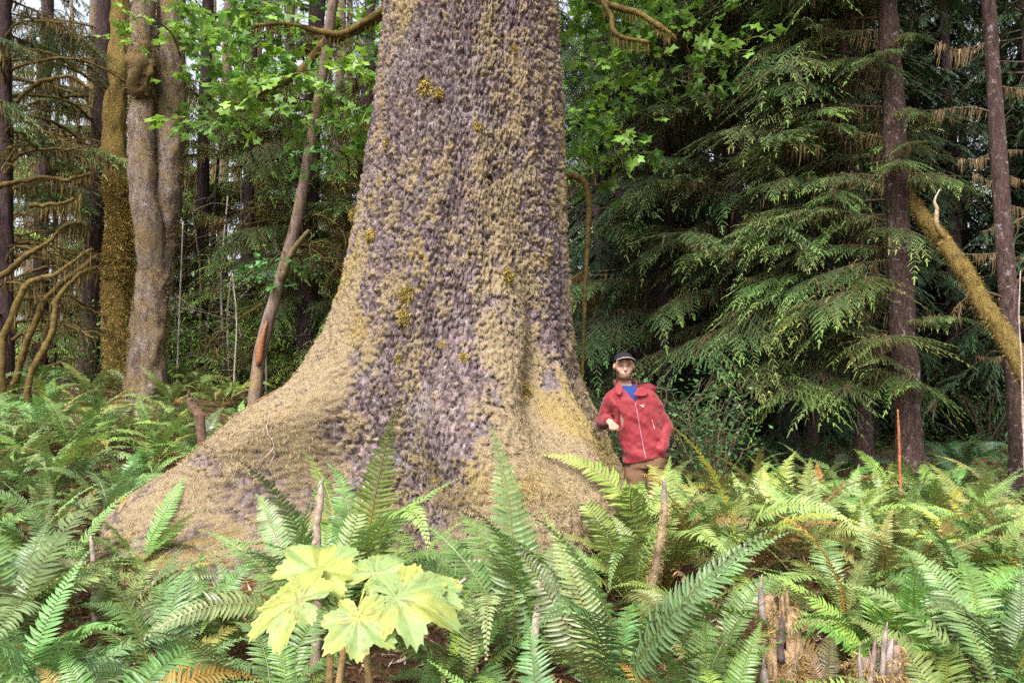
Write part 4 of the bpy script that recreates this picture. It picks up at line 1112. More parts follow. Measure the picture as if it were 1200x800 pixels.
fill(1020, 1300, 3.0, 5.2, .50, 7, 'in the lower right thicket', GREEN_MID, .92, 13, True)
fill(-40, 210, 2.9, 4.6, .50, 5, 'in the lower left thicket', GREEN_BLUE, .92, 13, True)

# ------------------------------------------------------------------ shrubs, ground cover, litter
def shrub_mesh(seed, n=420, R_=.55, H=.9, size=.035, col=(.085, .15, .045)):
    r = np.random.default_rng(seed); G, W = Geo(), Geo()
    tips_ = []
    for i in range(14):
        a = r.uniform(0, 6.28); q = np.linspace(0, 1, 7)[:, None]
        e = np.array((math.cos(a) * R_ * r.uniform(.3, 1), math.sin(a) * R_ * r.uniform(.3, 1), H * r.uniform(.5, 1)))
        b = e * q * np.array((1, 1, 1)) + np.array((0, 0, .12)) * np.sin(q * 3) + r.normal(0, .015, (7, 3)); b[0] = 0
        W.tube(b, np.linspace(.008, .002, 7), 4, (.10, .07, .04)); tips_.append(b[2:])
    tips_ = np.vstack(tips_)
    k = r.integers(0, len(tips_), n); P = tips_[k] + r.normal(0, .075, (n, 3))
    d = unit(r.normal(0, 1, (n, 3)) * (1, 1, .45)); nn = unit(np.array((0, 0, 1.0)) + r.normal(0, .45, (n, 3)))
    s = unit(np.cross(d, nn)); ln = size * r.uniform(.7, 1.5, n)[:, None]
    V = np.stack([P, P + d * ln * .5 + s * ln * .32, P + d * ln, P + d * ln * .5 - s * ln * .32], 1).reshape(-1, 3)
    G.add(V, None, np.arange(n * 4).reshape(-1, 4), np.repeat(np.array([col]) * r.uniform(.6, 1.5, (n, 1)), 4, 0))
    return G.mesh('shrub_leaves', M['leaf'], False), W.mesh('shrub_stems', M['wood'])
SH = [shrub_mesh(800 + i) for i in range(4)]
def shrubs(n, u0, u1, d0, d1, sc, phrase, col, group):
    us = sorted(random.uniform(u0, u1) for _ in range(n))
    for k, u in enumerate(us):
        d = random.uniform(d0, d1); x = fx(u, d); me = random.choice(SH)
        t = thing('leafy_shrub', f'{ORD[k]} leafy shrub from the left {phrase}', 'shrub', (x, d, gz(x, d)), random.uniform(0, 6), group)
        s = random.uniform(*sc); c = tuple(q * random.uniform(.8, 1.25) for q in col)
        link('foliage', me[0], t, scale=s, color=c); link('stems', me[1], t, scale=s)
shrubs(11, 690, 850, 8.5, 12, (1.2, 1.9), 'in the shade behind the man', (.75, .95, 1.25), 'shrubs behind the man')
shrubs(19, 10, 400, 11.5, 16, (1.0, 2.0), 'below the trunks of the left wood', (1.7, 1.7, .9), 'shrubs of the left wood')  # leaf colour raised to paint the left wood lighter
shrubs(14, -60, 480, 16, 26, (1.6, 2.8), 'far back in the left wood', (2.0, 2.0, 1.2), 'far shrubs of the left wood')  # brightened leaf colour stands in for light far back
shrubs(12, 700, 1260, 15, 22, (1.6, 2.6), 'far back in the shadowed right wood', (.6, .75, .75), 'far shrubs of the right wood')  # lowered leaf colour imitates the wood's shade

def scatter_ground(n, f, y0, y1):
    y = np.sqrt(rng.uniform(y0 ** 2, y1 ** 2, n)); x = rng.uniform(-.85, .85, n) * (y + 1.0)
    a = np.arctan2(y - TC[1], x - TC[0]); rad = np.hypot(x - TC[0], y - TC[1])
    ok = rad > trunk_r(a, 0.1 + 0 * a) - 0.05
    return x[ok], y[ok]
x, y = scatter_ground(32000, None, 2.0, 9.0)
z = ground_z(x, y); k = len(x)
a = rng.uniform(0, 6.28, k); ln = rng.uniform(.012, .085, k) * rng.uniform(.4, 1, k); w = rng.uniform(.002, .010, k)
d = np.stack([np.cos(a), np.sin(a), rng.normal(0, .35, k)], -1); s = np.stack([-np.sin(a), np.cos(a), rng.normal(0, .3, k)], -1)
P = np.stack([x, y, z + rng.uniform(.004, .03, k)], -1)
V = np.stack([P - d * ln[:, None], P + s * w[:, None], P + d * ln[:, None], P - s * w[:, None]], 1).reshape(-1, 3)
pal = np.array([(.26, .12, .06), (.34, .20, .11), (.16, .07, .035), (.44, .34, .26), (.30, .10, .05), (.20, .15, .05), (.52, .45, .40)])
cc = np.repeat(pal[rng.integers(0, len(pal), k)] * rng.uniform(.6, 1.3, (k, 1)), 4, 0)
tag(link('litter', raw_mesh('litter', V, [], np.arange(k * 4).reshape(-1, 4), M['litter'], False, {'tint': cc})), 'brown litter of needles and broken leaves on the ground', 'litter', kind='stuff')
# low green seedlings between the ferns
x, y = scatter_ground(5200, None, 3.0, 17)
keep = (fbm(x * 1.1, y * 1.1, 0 * x, 3, 90) > .47) & ((x < -1.5) | (x > 1.2)) | ((x < -2.5) & (y > 7.5)); x, y = x[keep], y[keep]
k = len(x); G = Geo()
for j in range(7):
    a = rng.uniform(0, 6.28, k); h = rng.uniform(.03, .16, k) * (1 + .08 * y); sp_ = rng.uniform(.02, .10, k)
    P = np.stack([x + np.cos(a) * sp_, y + np.sin(a) * sp_, ground_z(x, y) + h], -1)
    d = unit(np.stack([np.cos(a), np.sin(a), rng.normal(0, .3, k)], -1)); s = unit(np.cross(d, np.array((0, 0, 1.0)) + rng.normal(0, .3, (k, 3))))
    ln = rng.uniform(.02, .055, k)[:, None] * (1 + .05 * y[:, None])
    V = np.stack([P, P + d * ln * .55 + s * ln * .35, P + d * ln, P + d * ln * .55 - s * ln * .35], 1).reshape(-1, 3)
    G.add(V, None, np.arange(k * 4).reshape(-1, 4), np.repeat(np.array([(.10, .18, .045)]) * rng.uniform(.6, 1.6, (k, 1)), 4, 0))
tag(link('ground_cover', G.mesh('ground_cover', M['leaf'], False)), 'low green seedlings and leaves between the ferns', 'ground cover', kind='stuff')

# ------------------------------------------------------------------ the spiny plant with big yellow-green leaves
def big_leaf(seed, size, spots=0.0):
    r = np.random.default_rng(seed)
    na, nr = 220, 10
    ph = np.linspace(-math.pi, math.pi, na, endpoint=False)
    lobes = np.array([0, .80, -.80, 1.55, -1.55, 2.35, -2.35]) + r.normal(0, .05, 7)
    llen = np.array([1.0, .95, .95, .86, .86, .66, .66]) * r.uniform(.84, 1.12, 7)
    dist = np.abs(np.angle(np.exp(1j * (ph[:, None] - lobes[None])))); near = dist.argmin(1); dm = dist.min(1)
    wgt = np.exp(-(dist / .33) ** 2); env = (wgt * llen[None]).sum(1) / (wgt.sum(1) + 1e-6)
    rad = env * (1.0 - .19 * smooth(.14, .41, dm) - .07 * smooth(0, .14, dm))
    saw = np.abs(((ph * 26 / (2 * math.pi) * 1.7 + .25) % 1) - .5) * 2
    rad = rad * (1 + .10 * saw * r.uniform(.5, 1.2, na) - .04 + .10 * (noise3(ph * 3 + 9, 0 * ph + seed, 0 * ph, 2) - .5))
    rad = rad * (1 - .72 * smooth(2.82, 3.10, np.abs(ph)))
    t = np.linspace(0, 1, nr) ** .85
    RR = rad[:, None] * t[None]
    X, Y = RR * np.cos(ph)[:, None], RR * np.sin(ph)[:, None]
    fold = smooth(.0, .40, dm)[:, None] * RR * .13
    Z = fold - .26 * RR ** 2 + .09 * np.sin(X * 4 + r.uniform(0, 6)) * RR + .07 * np.sin(Y * 5 + r.uniform(0, 6)) * RR + .05 * (fbm(X * 6, Y * 6, 0 * X + seed, 3, seed) - .5)
    V = np.stack([X, Y, Z], -1) * size
    i, j = np.meshgrid(np.arange(na), np.arange(nr - 1), indexing='ij'); i2 = (i + 1) % na
    Q = np.stack([i * nr + j, i2 * nr + j, i2 * nr + j + 1, i * nr + j + 1], -1).reshape(-1, 4)
    vein = (1 - smooth(.0, .05, dm[:, None] * (RR + .12)))
    ribs = np.abs(((RR * 7 + dm[:, None] * 3.0) % 1) - .5) < .09
    yel = smooth(.42, .66, fbm(X * 2.2 + 3, Y * 2.2, 0 * X, 3, seed + 4))
    base = np.array((.25, .35, .125)) * (1 - yel[..., None]) + np.array((.34, .375, .095)) * yel[..., None]
    base = base * (1 + .25 * vein[..., None] + .14 * ribs[..., None])
    if spots:
        f = smooth(.56, .66, fbm(X * 22, Y * 22, 0 * X, 3, seed + 7) + spots * np.exp(-RR ** 2 / .08) * .30 - .11)[..., None]
        base = base * (1 - .8 * f) + np.array((.20, .13, .07)) * .8 * f
    return raw_mesh('big_leaf', V.reshape(-1, 3), [], Q, M['club'], True, {'tint': np.clip(base, 0, 1).reshape(-1, 3)})
M['club'] = mat_tint('spiny_plant_leaf', .5, .4, .38, 16, .18, False, .25, 40, 0, 0)
cx0, cd0 = fx(408, 2.95), 2.95
club = thing('spiny_broadleaf_plant', 'spiny-stemmed plant with huge pale yellow-green lobed leaves at the bottom', 'plant', (cx0, cd0, gz(cx0, cd0)))
stems = []
for k, (u, v_, d, size, yaw, pt_, rl, sp_) in enumerate([
    (372, 668, 3.10, .235, 95, -28, 6, .0), (350, 704, 2.90, .240, 168, -30, -8, .5), (420, 722, 2.80, .185, -80, -36, 8, .35),
    (464, 700, 2.90, .250, -12, -31, 5, .5), (440, 672, 3.10, .190, 50, -24, 0, .25), (500, 690, 3.02, .15, 25, -28, 0, .1), (392, 655, 3.3, .13, 140, -20, 0, 0)]):
    p = pix(u, v_, d)
    o = link('leaf', big_leaf(900 + k, size, sp_), club, (p[0] - cx0, p[1] - cd0, p[2] - club.location.z))
    o.rotation_euler = (Matrix.Rotation(R(-pt_), 3, 'X') @ Matrix.Rotation(R(rl), 3, 'Y') @ Matrix.Rotation(R(yaw), 3, 'Z')).to_euler()
    b = np.array((cx0 + (u - 408) / 1500, cd0 + .08, club.location.z + .62))
    G = Geo().tube(catmull([b, (b + p) / 2 + np.array((0, 0, .05)), p], 10), np.linspace(.006, .004, 10), 6, (.30, .32, .09))
    kid('leaf_stalk', G.mesh('leaf_stalk', M['wood']), club)
for k, (u, v_) in enumerate([(408, 728), (388, 742), (425, 718)]):
    top = pix(u, v_, 2.98); base = np.array((fx(u, 2.98) + (k - 1) * .05, 2.98, club.location.z - .05))
    G = Geo().tube(catmull([base, (base + top) / 2 + np.array((.015 * (k - 1), 0, 0)), top], 16), np.linspace(.020, .014, 16), 8, (.27, .18, .085), .25, 30, True, k)
    n_ = 110; q = rng.uniform(0, 1, n_)[:, None]; a = rng.uniform(0, 6.28, n_)
    tv, tq, tc = strands(base * (1 - q) + top * q, np.stack([np.cos(a), np.sin(a), 0 * a], -1) * 3, np.full(n_, .022), np.tile([(.35, .27, .12)], (n_, 1)), per=1, thick=.05, curl=.1, down=0)
    G.add(tv, None, tq, tc)
    kid('stem', G.mesh('spiny_stem', M['wood']), club)

# ------------------------------------------------------------------ dead wood
def stick(name, label, pts, r0, r1, col, mossy=False, cat='branch', tipcol=None, sides=9, group=None, down=True):
    P = [pix(*p) for p in pts]
    if down:
        b = P[-1].copy(); g_ = gz(b[0], b[1])
        if b[2] > g_: b = b + (P[-1] - P[-2]) / np.linalg.norm(P[-1] - P[-2]) * .02; b[2] = g_ - .05; P.append(b)
    path = catmull(P, 26); t = np.linspace(0, 1, 26)
    path = path + np.stack([fbm(t * 9, 0 * t + r0 * 99, 0 * t, 2, 3) - .5, 0 * t, 0 * t], -1) * r0 * .9
    c = np.tile(np.array([col]), (26, 1)).astype(float)
    if tipcol is not None: c = np.array(tipcol) * (1 - smooth(.05, .3, t))[:, None] + c * smooth(.05, .3, t)[:, None]
    o = thing(name, label, cat, tuple(path[-1]), 0, group)
    kid('stem', Geo().tube(path, r1 + (r0 - r1) * t ** .8, sides, c, .35, 18, True, int(pts[0][0]), .3, 9).mesh(name, M['mossy' if mossy else 'wood']), o)
    # splintered tip
    d = unit(path[0] - path[2]); G = Geo()
    for q in range(3):
        s_ = path[0] + rng.normal(0, r1 * .5, 3) - d * r1; G.tube(np.array([s_, s_ + (d + rng.normal(0, .15, 3)) * r1 * random.uniform(2, 4)]), [r1 * .45, r1 * .05], 4, tuple(np.array(tipcol if tipcol is not None else col) * 1.1))
    kid('splinter', G.mesh('splinter', M['wood']), o)
    if mossy:
        kk = rng.integers(5, 26, 420); d = unit(rng.normal(0, 1, (420, 3)))
        tv, tq, tc = strands(path[kk] + d * (r1 + (r0 - r1) * t[kk] ** .8)[:, None], d, np.full(420, .022), np.tile([(.40, .29, .12)], (420, 1)), per=4, thick=.10)
        tag(kid('moss', raw_mesh('stick_moss', tv, [], tq, M['tuft'], True, {'tint': tc}), o), kind='stuff')
    return o
PALE, GREYW, BROWN = (.33, .275, .235), (.36, .28, .25), (.11, .065, .045)
stick('broken_snag', 'leaning mossy snag with a bare pale tip below the man', [(779, 562, 4.55), (779, 600, 4.55), (772, 645, 4.5), (764, 700, 4.45)], .036, .012, (.27, .20, .125), True, tipcol=PALE)
stick('broken_stick', 'pale reddish broken stick standing above the yellow-green leaves', [(377, 563, 3.9), (375, 590, 3.9), (372, 630, 3.9)], .026, .010, (.30, .22, .175), tipcol=GREYW)
stick('broken_stick', 'white forked stick left of the mossy root tip', [(108, 628, 4.6), (108, 650, 4.6), (112, 690, 4.6)], .024, .010, PALE)
stick('broken_stick', 'short white stick slanting beside the forked one', [(118, 662, 4.55), (124, 682, 4.55), (130, 705, 4.55)], .015, .006, PALE)
stick('broken_stub', 'dark brown broken stub beyond the left root', [(222, 466, 6.2), (229, 482, 6.2), (237, 500, 6.2)], .045, .028, BROWN)
stick('orange_stake', 'thin orange weathered stake among ferns before the reddish trunk', [(1052, 480, 8.0), (1053, 505, 8.0), (1054, 540, 8.0)], .015, .009, (.30, .11, .045))
stick('fallen_stick', 'whitish stick lying right of the yellow-green leaves', [(546, 678, 3.7), (530, 688, 3.65), (512, 698, 3.6)], .012, .007, PALE, down=False)
def on_root(u, v_, off=.02):
    k = np.argmin(np.where(front, (flatU - u) ** 2 + (flatV - v_) ** 2, 1e9))
    return PT.reshape(-1, 3)[k] + nrm.reshape(-1, 3)[k] * off
for lab, pts, rr_ in (('thin pale twig running down the left root', [(318, 488), (317, 505), (322, 520), (310, 540), (304, 562)], .006), ('second thin pale twig crossing the left root', [(322, 512), (324, 530), (318, 545), (313, 560)], .005), ('short reddish twig on top of the left root', [(262, 470), (276, 462), (296, 455), (318, 440)], .007), ('brown twig lying on the left root\'s shoulder', [(282, 515), (300, 508), (330, 496)], .005)):
    path = catmull([on_root(*p) for p in pts], 18)
    o = thing('dead_twig', lab, 'twig', tuple(path[-1]), 0, 'twigs on the left root')
    kid('stem', Geo().tube(path, np.linspace(rr_ * .5, rr_, 18), 6, (.36, .28, .24) if 'pale' in lab else (.22, .12, .07), .3, 25, True, 3).mesh('dead_twig', M['wood']), o)
stick('dead_branch', 'bare pale dead branch at the picture\'s right edge below the golden pole', [(1196, 318, 7.6), (1194, 370, 7.6), (1197, 430, 7.6), (1199, 500, 7.6)], .013, .005, GREYW)
stick('broken_stick', 'bare grey stick rising between the bottom centre ferns', [(633, 682, 3.6), (630, 710, 3.6), (628, 750, 3.55)], .026, .010, (.40, .30, .25))

def stump(label, u, d, top_v, rb, rt, col, splits, hollow=.5):
    x = fx(u, d); z0 = gz(x, d); topz = pix(u, top_v, d)[2]; H = topz - z0
    t = thing('rotten_stump', label, 'stump', (x, d, z0))
    na, nz_ = 72, 34
    a = np.linspace(0, 2 * math.pi, na, endpoint=False)
    def shell(inner):
        q = np.linspace(0, 1, nz_); A, Q_ = np.meshgrid(a, q, indexing='ij')
        rag = .72 + .42 * noise3(np.cos(A) * 1.6 + u, np.sin(A) * 1.6, 0 * A, 5) + .34 * (noise3(np.cos(A) * 7, np.sin(A) * 7, 0 * A + u, 6) - .5)
        z = -.08 + (H * rag + .08) * Q_
        r_ = (rb + (rt - rb) * np.clip(z / H, 0, 1.2) ** .7) * (1 + .5 * (noise3(np.cos(A) * 2.2 + 3, np.sin(A) * 2.2, z * 5, 7) - .5) + .45 * (noise3(np.cos(A) * 7, np.sin(A) * 7, z * 5 + u, 8) - .5) + .22 * (noise3(np.cos(A) * 16, np.sin(A) * 16, z * 30, 9) - .5))
        if inner: r_ = r_ * (hollow + .45 * (1 - Q_)) * .9; z = z - .012 * (1 - 0 * z)
        return np.stack([r_ * np.cos(A), r_ * np.sin(A), z], -1)
    O, I_ = shell(False), shell(True)
    V = np.concatenate([O.reshape(-1, 3), I_.reshape(-1, 3)]); n0 = na * nz_
    i, j = np.meshgrid(np.arange(na), np.arange(nz_ - 1), indexing='ij'); i2 = (i + 1) % na
    Qo = np.stack([i * nz_ + j, i2 * nz_ + j, i2 * nz_ + j + 1, i * nz_ + j + 1], -1).reshape(-1, 4)
    k = np.arange(na); k2 = (k + 1) % na; e_ = nz_ - 1
    rim = np.stack([k * nz_ + e_, k2 * nz_ + e_, n0 + k2 * nz_ + e_, n0 + k * nz_ + e_], -1)
    link('stump_body', Geo().add(V, None, np.vstack([Qo, Qo[:, ::-1] + n0, rim]), np.array(col) * (.6 + .9 * noise3(V[:, 0] * 40, V[:, 1] * 40, V[:, 2] * 14, 4))[:, None]).mesh('stump_body', M['wood']), t)
    for (du, v0, v1, rr_, c_, off) in splits:
        A_, B_ = pix(u + du, v0, d - off), pix(u + du * .8, v1, d - off)
        p = catmull([A_ - (x, d, z0), (A_ * .6 + B_ * .4) - (x, d, z0) + (random.uniform(-.012, .012), 0, 0), B_ - (x, d, z0)], 14)
        link('splinter', Geo().tube(p, rr_ * (.08 + .92 * np.linspace(0, 1, 14) ** .8), 7, tuple(q * .75 for q in c_), .6, 26, True, int(v0), .5, 14).mesh('splinter', M['wood']), t)
    kk = rng.choice(n0, 2600); P = O.reshape(-1, 3)[kk]; m_ = P[:, 2] > 0; P = P[m_]
    keep = noise3(P[:, 0] * 14 + u, P[:, 1] * 14, P[:, 2] * 9, 3) > .33; P = P[keep]
    nn = unit(P * (1, 1, 0)) + np.array((0, 0, .3))
    tv, tq, tc = strands(P, nn, rng.uniform(.012, .03, len(P)), np.array([(.32, .22, .085)]) * rng.uniform(.6, 1.3, (len(P), 1)), per=5, thick=.09)
    tag(link('moss', raw_mesh('stump_moss', tv, [], tq, M['tuft'], True, {'tint': tc}), t), kind='stuff')
stump('crumbling mossy stump with bone-white splinters, left one of the bottom right pair', 908, 3.6, 712, .15, .07, (.28, .19, .11),
      [(-15, 672, 730, .020, PALE, .06), (8, 716, 775, .024, (.13, .09, .085), .12), (-14, 752, 810, .020, PALE, .13), (14, 690, 740, .02, (.34, .22, .12), .02), (26, 765, 815, .012, PALE, .12)])
stump('hollow grey splintered stump at the bottom edge, right one of the pair', 1022, 3.3, 762, .12, .085, (.24, .17, .13),
      [(18, 728, 800, .022, (.36, .29, .25), .04), (-14, 752, 810, .016, PALE, .09), (4, 744, 800, .022, (.28, .2, .17), .0), (-4, 758, 810, .018, (.30, .22, .18), .08), (24, 748, 800, .018, (.40, .33, .30), .06)])
# ------------------------------------------------------------------ the man
def surface_nets(f, xs, ys, zs):
    """Quads of the zero level of f on a grid whose lines may be unevenly spaced."""
    nx, ny, nz = f.shape
    pos = np.zeros((nx - 1, ny - 1, nz - 1, 3), np.float32); cnt = np.zeros((nx - 1, ny - 1, nz - 1), np.float32)
    ins = f < 0; C = (xs, ys, zs); sl = lambda a, b: slice(a, b)
    edges = []
    for axis in range(3):
        lo = [slice(None)] * 3; hi = [slice(None)] * 3
        lo[axis], hi[axis] = slice(0, -1), slice(1, None)
        a, b = f[tuple(lo)], f[tuple(hi)]
        cross = ins[tuple(lo)] != ins[tuple(hi)]
        t = np.where(cross, a / np.where(cross, a - b, 1), 0)
        grid = np.meshgrid(*[c[:-1] if q == axis else c for q, c in enumerate(C)], indexing='ij', sparse=True)
        sh = [1, 1, 1]; sh[axis] = -1
        step = np.diff(C[axis]).reshape(sh)
        P = [np.broadcast_to(g_, a.shape) for g_ in grid]; P[axis] = P[axis] + t * step
        edges.append(cross)
        o1, o2 = [q for q in range(3) if q != axis]
        for d1 in (0, 1):
            for d2 in (0, 1):
                src = [slice(None)] * 3
                src[o1] = slice(d1, f.shape[o1] - 1 + d1); src[o2] = slice(d2, f.shape[o2] - 1 + d2)
                m_ = cross[tuple(src)]
                cnt += m_
                for q in range(3): pos[..., q] += np.where(m_, P[q][tuple(src)], 0)
    act = cnt > 0
    idx = np.full(act.shape, -1, np.int64); idx[act] = np.arange(act.sum())
    V = pos[act] / cnt[act][:, None]
    quads = []
    for axis in range(3):
        o1, o2 = [(1, 2), (2, 0), (0, 1)][axis]
        src = [slice(None)] * 3; src[o1] = slice(1, -1); src[o2] = slice(1, -1)
        I = np.argwhere(edges[axis][tuple(src)])
        if not len(I): continue
        I[:, o1] += 1; I[:, o2] += 1
        inside = ins[I[:, 0], I[:, 1], I[:, 2]]
        def cell(a, b):
            J = I.copy(); J[:, o1] -= a; J[:, o2] -= b
            return idx[J[:, 0], J[:, 1], J[:, 2]]
        q4 = np.stack([cell(1, 1), cell(0, 1), cell(0, 0), cell(1, 0)], -1)
        q4[~inside] = q4[~inside][:, ::-1]
        quads.append(q4)
    return V, np.concatenate(quads)

def rcone(P, a, b, r0, r1):
    a, b = np.asarray(a, np.float32), np.asarray(b, np.float32)
    d = b - a; t = np.clip(((P - a) @ d) / (d @ d), 0, 1)
    return np.linalg.norm(P - a - t[..., None] * d, axis=-1) - (r0 + (r1 - r0) * t)
def ell(P, c, r):
    q = (P - np.asarray(c, np.float32)) / np.asarray(r, np.float32); k = np.linalg.norm(q, axis=-1)
    return (k - 1) * min(r)
def su(a, b, k=.02):
    h = np.clip(.5 + .5 * (b - a) / k, 0, 1)
    return b * (1 - h) + a * h - k * h * (1 - h)
def sub(a, b, k=.008): return -su(-a, b, k)
def grid(x0, x1, y0, y1, z, h):
    xs, ys = np.arange(x0, x1, h, dtype=np.float32), np.arange(y0, y1, h, dtype=np.float32)
    zs_ = np.asarray(z, np.float32)
    return xs, ys, zs_, np.stack(np.meshgrid(xs, ys, zs_, indexing='ij'), -1)

MX, MY = MAN; MZ = gz(MX, MY)
man = thing('person', 'man in a red zip jacket and black cap leaning on the giant tree\'s root', 'person', (MX, MY, MZ))
TZ = [.55, .70, .80, .95, 1.08, 1.20, 1.29, 1.36, 1.41, 1.46]
TX = [.045, .045, .04, .02, -.01, -.045, -.065, -.085, -.105, -.12]
TA = [.17, .175, .182, .182, .182, .186, .178, .140, .088, .060]
TY = [.125, .130, .132, .122, .122, .128, .120, .102, .080, .060]
def torso(P, grow=0.0):
    z = P[..., 2]
    cx, ax_, ay = np.interp(z, TZ, TX), np.interp(z, TZ, TA) + grow, np.interp(z, TZ, TY) + grow
    q = ((np.abs(P[..., 0] - cx) / ax_) ** 2.4 + (np.abs(P[..., 1] - .01) / ay) ** 2.4) ** (1 / 2.4)
    return ((q - 1) * np.minimum(ax_, ay)).astype(np.float32)
SHR, ELR, WRR = (-.218, .02, 1.318), (-.288, .110, 1.115), (-.268, -.055, 1.130)
SHL, ELL_, WRL = (.075, .015, 1.318), (.212, .045, 1.075), (.150, -.085, .915)
HC = np.array((-.135, -.012, 1.0))
def head_sdf(P):
    f = ell(P, (-.133, .008, 1.590), (.074, .094, .100))
    f = su(f, ell(P, (-.135, -.028, 1.512), (.056, .066, .060)), .03)
    f = su(f, ell(P, (-.136, -.060, 1.490), (.034, .034, .026)), .02)
    f = su(f, rcone(P, (-.137, -.086, 1.583), (-.137, -.108, 1.547), .008, .013), .012)
    f = su(f, rcone(P, (-.170, -.074, 1.597), (-.102, -.074, 1.597), .011, .011), .012)
    for s in (-1, 1):
        f = sub(f, ell(P, (-.136 + s * .031, -.096, 1.576), (.018, .014, .011)), .008)
        f = su(f, ell(P, (-.136 + s * .031, -.072, 1.576), (.013, .013, .012)), .003)
        f = su(f, ell(P, (-.133 + s * .078, .012, 1.568), (.011, .019, .030)), .006)
        f = su(f, ell(P, (-.136 + s * .045, -.055, 1.545), (.022, .022, .022)), .02)
    f = su(f, rcone(P, (-.156, -.086, 1.516), (-.116, -.086, 1.516), .007, .007), .006)
    f = su(f, rcone(P, (-.118, .018, 1.36), (-.130, .010, 1.49), .058, .052), .03)
    return f
def hand_sdf(P, w, knuck, fdir, across, thumb):
    """Palm from the wrist, four bent fingers of unequal length and a thumb from the palm's side."""
    w, knuck, fdir, across = (np.asarray(a, float) for a in (w, knuck, fdir, across))
    f = rcone(P, w, w + (knuck - w) * .5, .026, .029)
    for k, (o, l) in enumerate(((-.030, .030), (-.010, .036), (.010, .034), (.029, .026))):
        k0 = knuck + across * o
        f = su(f, rcone(P, w + (knuck - w) * .35 + across * o * .7, k0, .015, .0115), .012)
        m_ = k0 + fdir * l + (knuck - w) * .10
        e_ = m_ + fdir * l * .7 - (knuck - w) / np.linalg.norm(knuck - w) * l * .6
        f = su(f, rcone(P, k0, m_, .0105, .0095), .004)
        f = su(f, rcone(P, m_, e_, .0095, .008), .004)
    f = su(f, rcone(P, w + (knuck - w) * .25 + across * .026 * thumb, knuck + across * .050 * thumb + fdir * .012, .014, .011), .01)
    f = su(f, rcone(P, knuck + across * .050 * thumb + fdir * .012, knuck + across * .040 * thumb + fdir * .045, .011, .009), .004)
    return f
HRK = (-.245, -.128, 1.108)
def body_sdf(P):
    f = torso(P, -.028)
    f = np.maximum(f, P[..., 2] - 1.42); f = np.maximum(f, .80 - P[..., 2])
    f = su(f, head_sdf(P), .02)
    for sh, el, wr in ((SHR, ELR, WRR), (SHL, ELL_, WRL)):
        f = su(f, rcone(P, sh, el, .050, .042), .03); f = su(f, rcone(P, el, wr, .040, .028), .02)
    f = su(f, hand_sdf(P, WRR, HRK, (.02, -.25, -.95), (.86, .30, -.10), 1), .01)
    f = su(f, hand_sdf(P, WRL, (.100, .000, .905), (-.5, .6, -.1), (.5, .8, 0), -1), .01)
    for s, hip, kn, an in ((-1, (-.04, .01, .72), (-.055, -.02, .42), (-.06, .03, .06)), (1, (.125, .015, .72), (.145, .0, .42), (.15, .05, .06))):
        f = su(f, rcone(P, hip, kn, .078, .055), .02); f = su(f, rcone(P, kn, an, .052, .038), .02)
        f = su(f, rcone(P, (an[0], an[1], .035), (an[0] + .02 * s, an[1] - .15, .03), .036, .030), .02)
    return f
zl = np.concatenate([np.arange(-.02, .60, .022), np.arange(.60, 1.05, .012), np.arange(1.05, 1.42, .008), np.arange(1.42, 1.72, .0045)])
xs, ys, zs_, P = grid(-.42, .30, -.26, .22, zl, .0062)
V, Qd = surface_nets(body_sdf(P), xs, ys, zs_)
x, y, z = V.T
skin = np.array((.40, .225, .165)); beard = np.array((.062, .026, .012)); hair = np.array((.030, .016, .010))
c = np.tile(skin, (len(V), 1))
n_ = fbm(x * 120, y * 120, z * 120, 2, 4)
fr = (y < .03)
bz = (1.524 - .010 * np.cos((x + .136) * 40)) + .035 * smooth(.038, .07, np.abs(x + .136))
bm = .9 * smooth(-.003, .010, bz - z) * (z > 1.462) * fr * (.95 + .5 * (n_ - .5)); bm = np.clip(bm, 0, 1)
bm = bm * .88
c = c * (1 - bm[:, None]) + beard * bm[:, None]
lip = np.exp(-((z - 1.5135) / .0048) ** 2 - ((x + .136) / .022) ** 2) * (y < -.07)
c = c * (1 - lip[:, None]) + np.array((.25, .09, .075)) * lip[:, None]
hm = (z > 1.555) * (y > .035) + (z > 1.60) * (y > -.03)
c = np.where(hm[:, None] > 0, hair, c)
for s in (-1, 1):
    e = np.exp(-((x + .136 - s * .031) / .017) ** 2 - ((z - 1.578) / .0088) ** 2) * (y < -.03)
    c = c * (1 - e[:, None]) + np.array((.012, .009, .009)) * e[:, None]
    e = np.exp(-((x + .136 - s * .032) / .020) ** 2 - ((z - 1.598) / .0060) ** 2) * (y < -.04)
    c = c * (1 - e[:, None]) + hair * e[:, None]
M['skin'] = mat_tint('skin', .5, .4, 0, 60, .08, False, 0, 60, 0, 0)
body = link('body', raw_mesh('man_body', V, [], Qd, M['skin'], True, {'tint': c}), man)

M['jacket'] = mat_plain('red_jacket_cloth', (.19, .013, .019), .68, .35, 90, .18, .25, .15)
M['jacket_dark'] = mat_plain('maroon_hood_cloth', (.13, .012, .020), .7, .25, 90, .18, .25)
M['tee'] = mat_plain('blue_shirt_cloth', (.014, .040, .16), .85, .2, 120, .2, .2)
M['trousers'] = mat_plain('brown_trouser_cloth', (.15, .085, .050), .9, .15, 60, .3, .4)
M['cap'] = mat_plain('black_cap_cloth', (.012, .010, .013), .85, .2, 120, .3, .3)
M['edge_highlight'] = mat_plain('painted_highlight', (.50, .46, .46), .6, .3, 60, .1, .1)  # pale colour imitates a highlight on the cap brim
M['boot'] = mat_plain('boot_leather', (.05, .032, .022), .6, .3, 60, .3, .3)
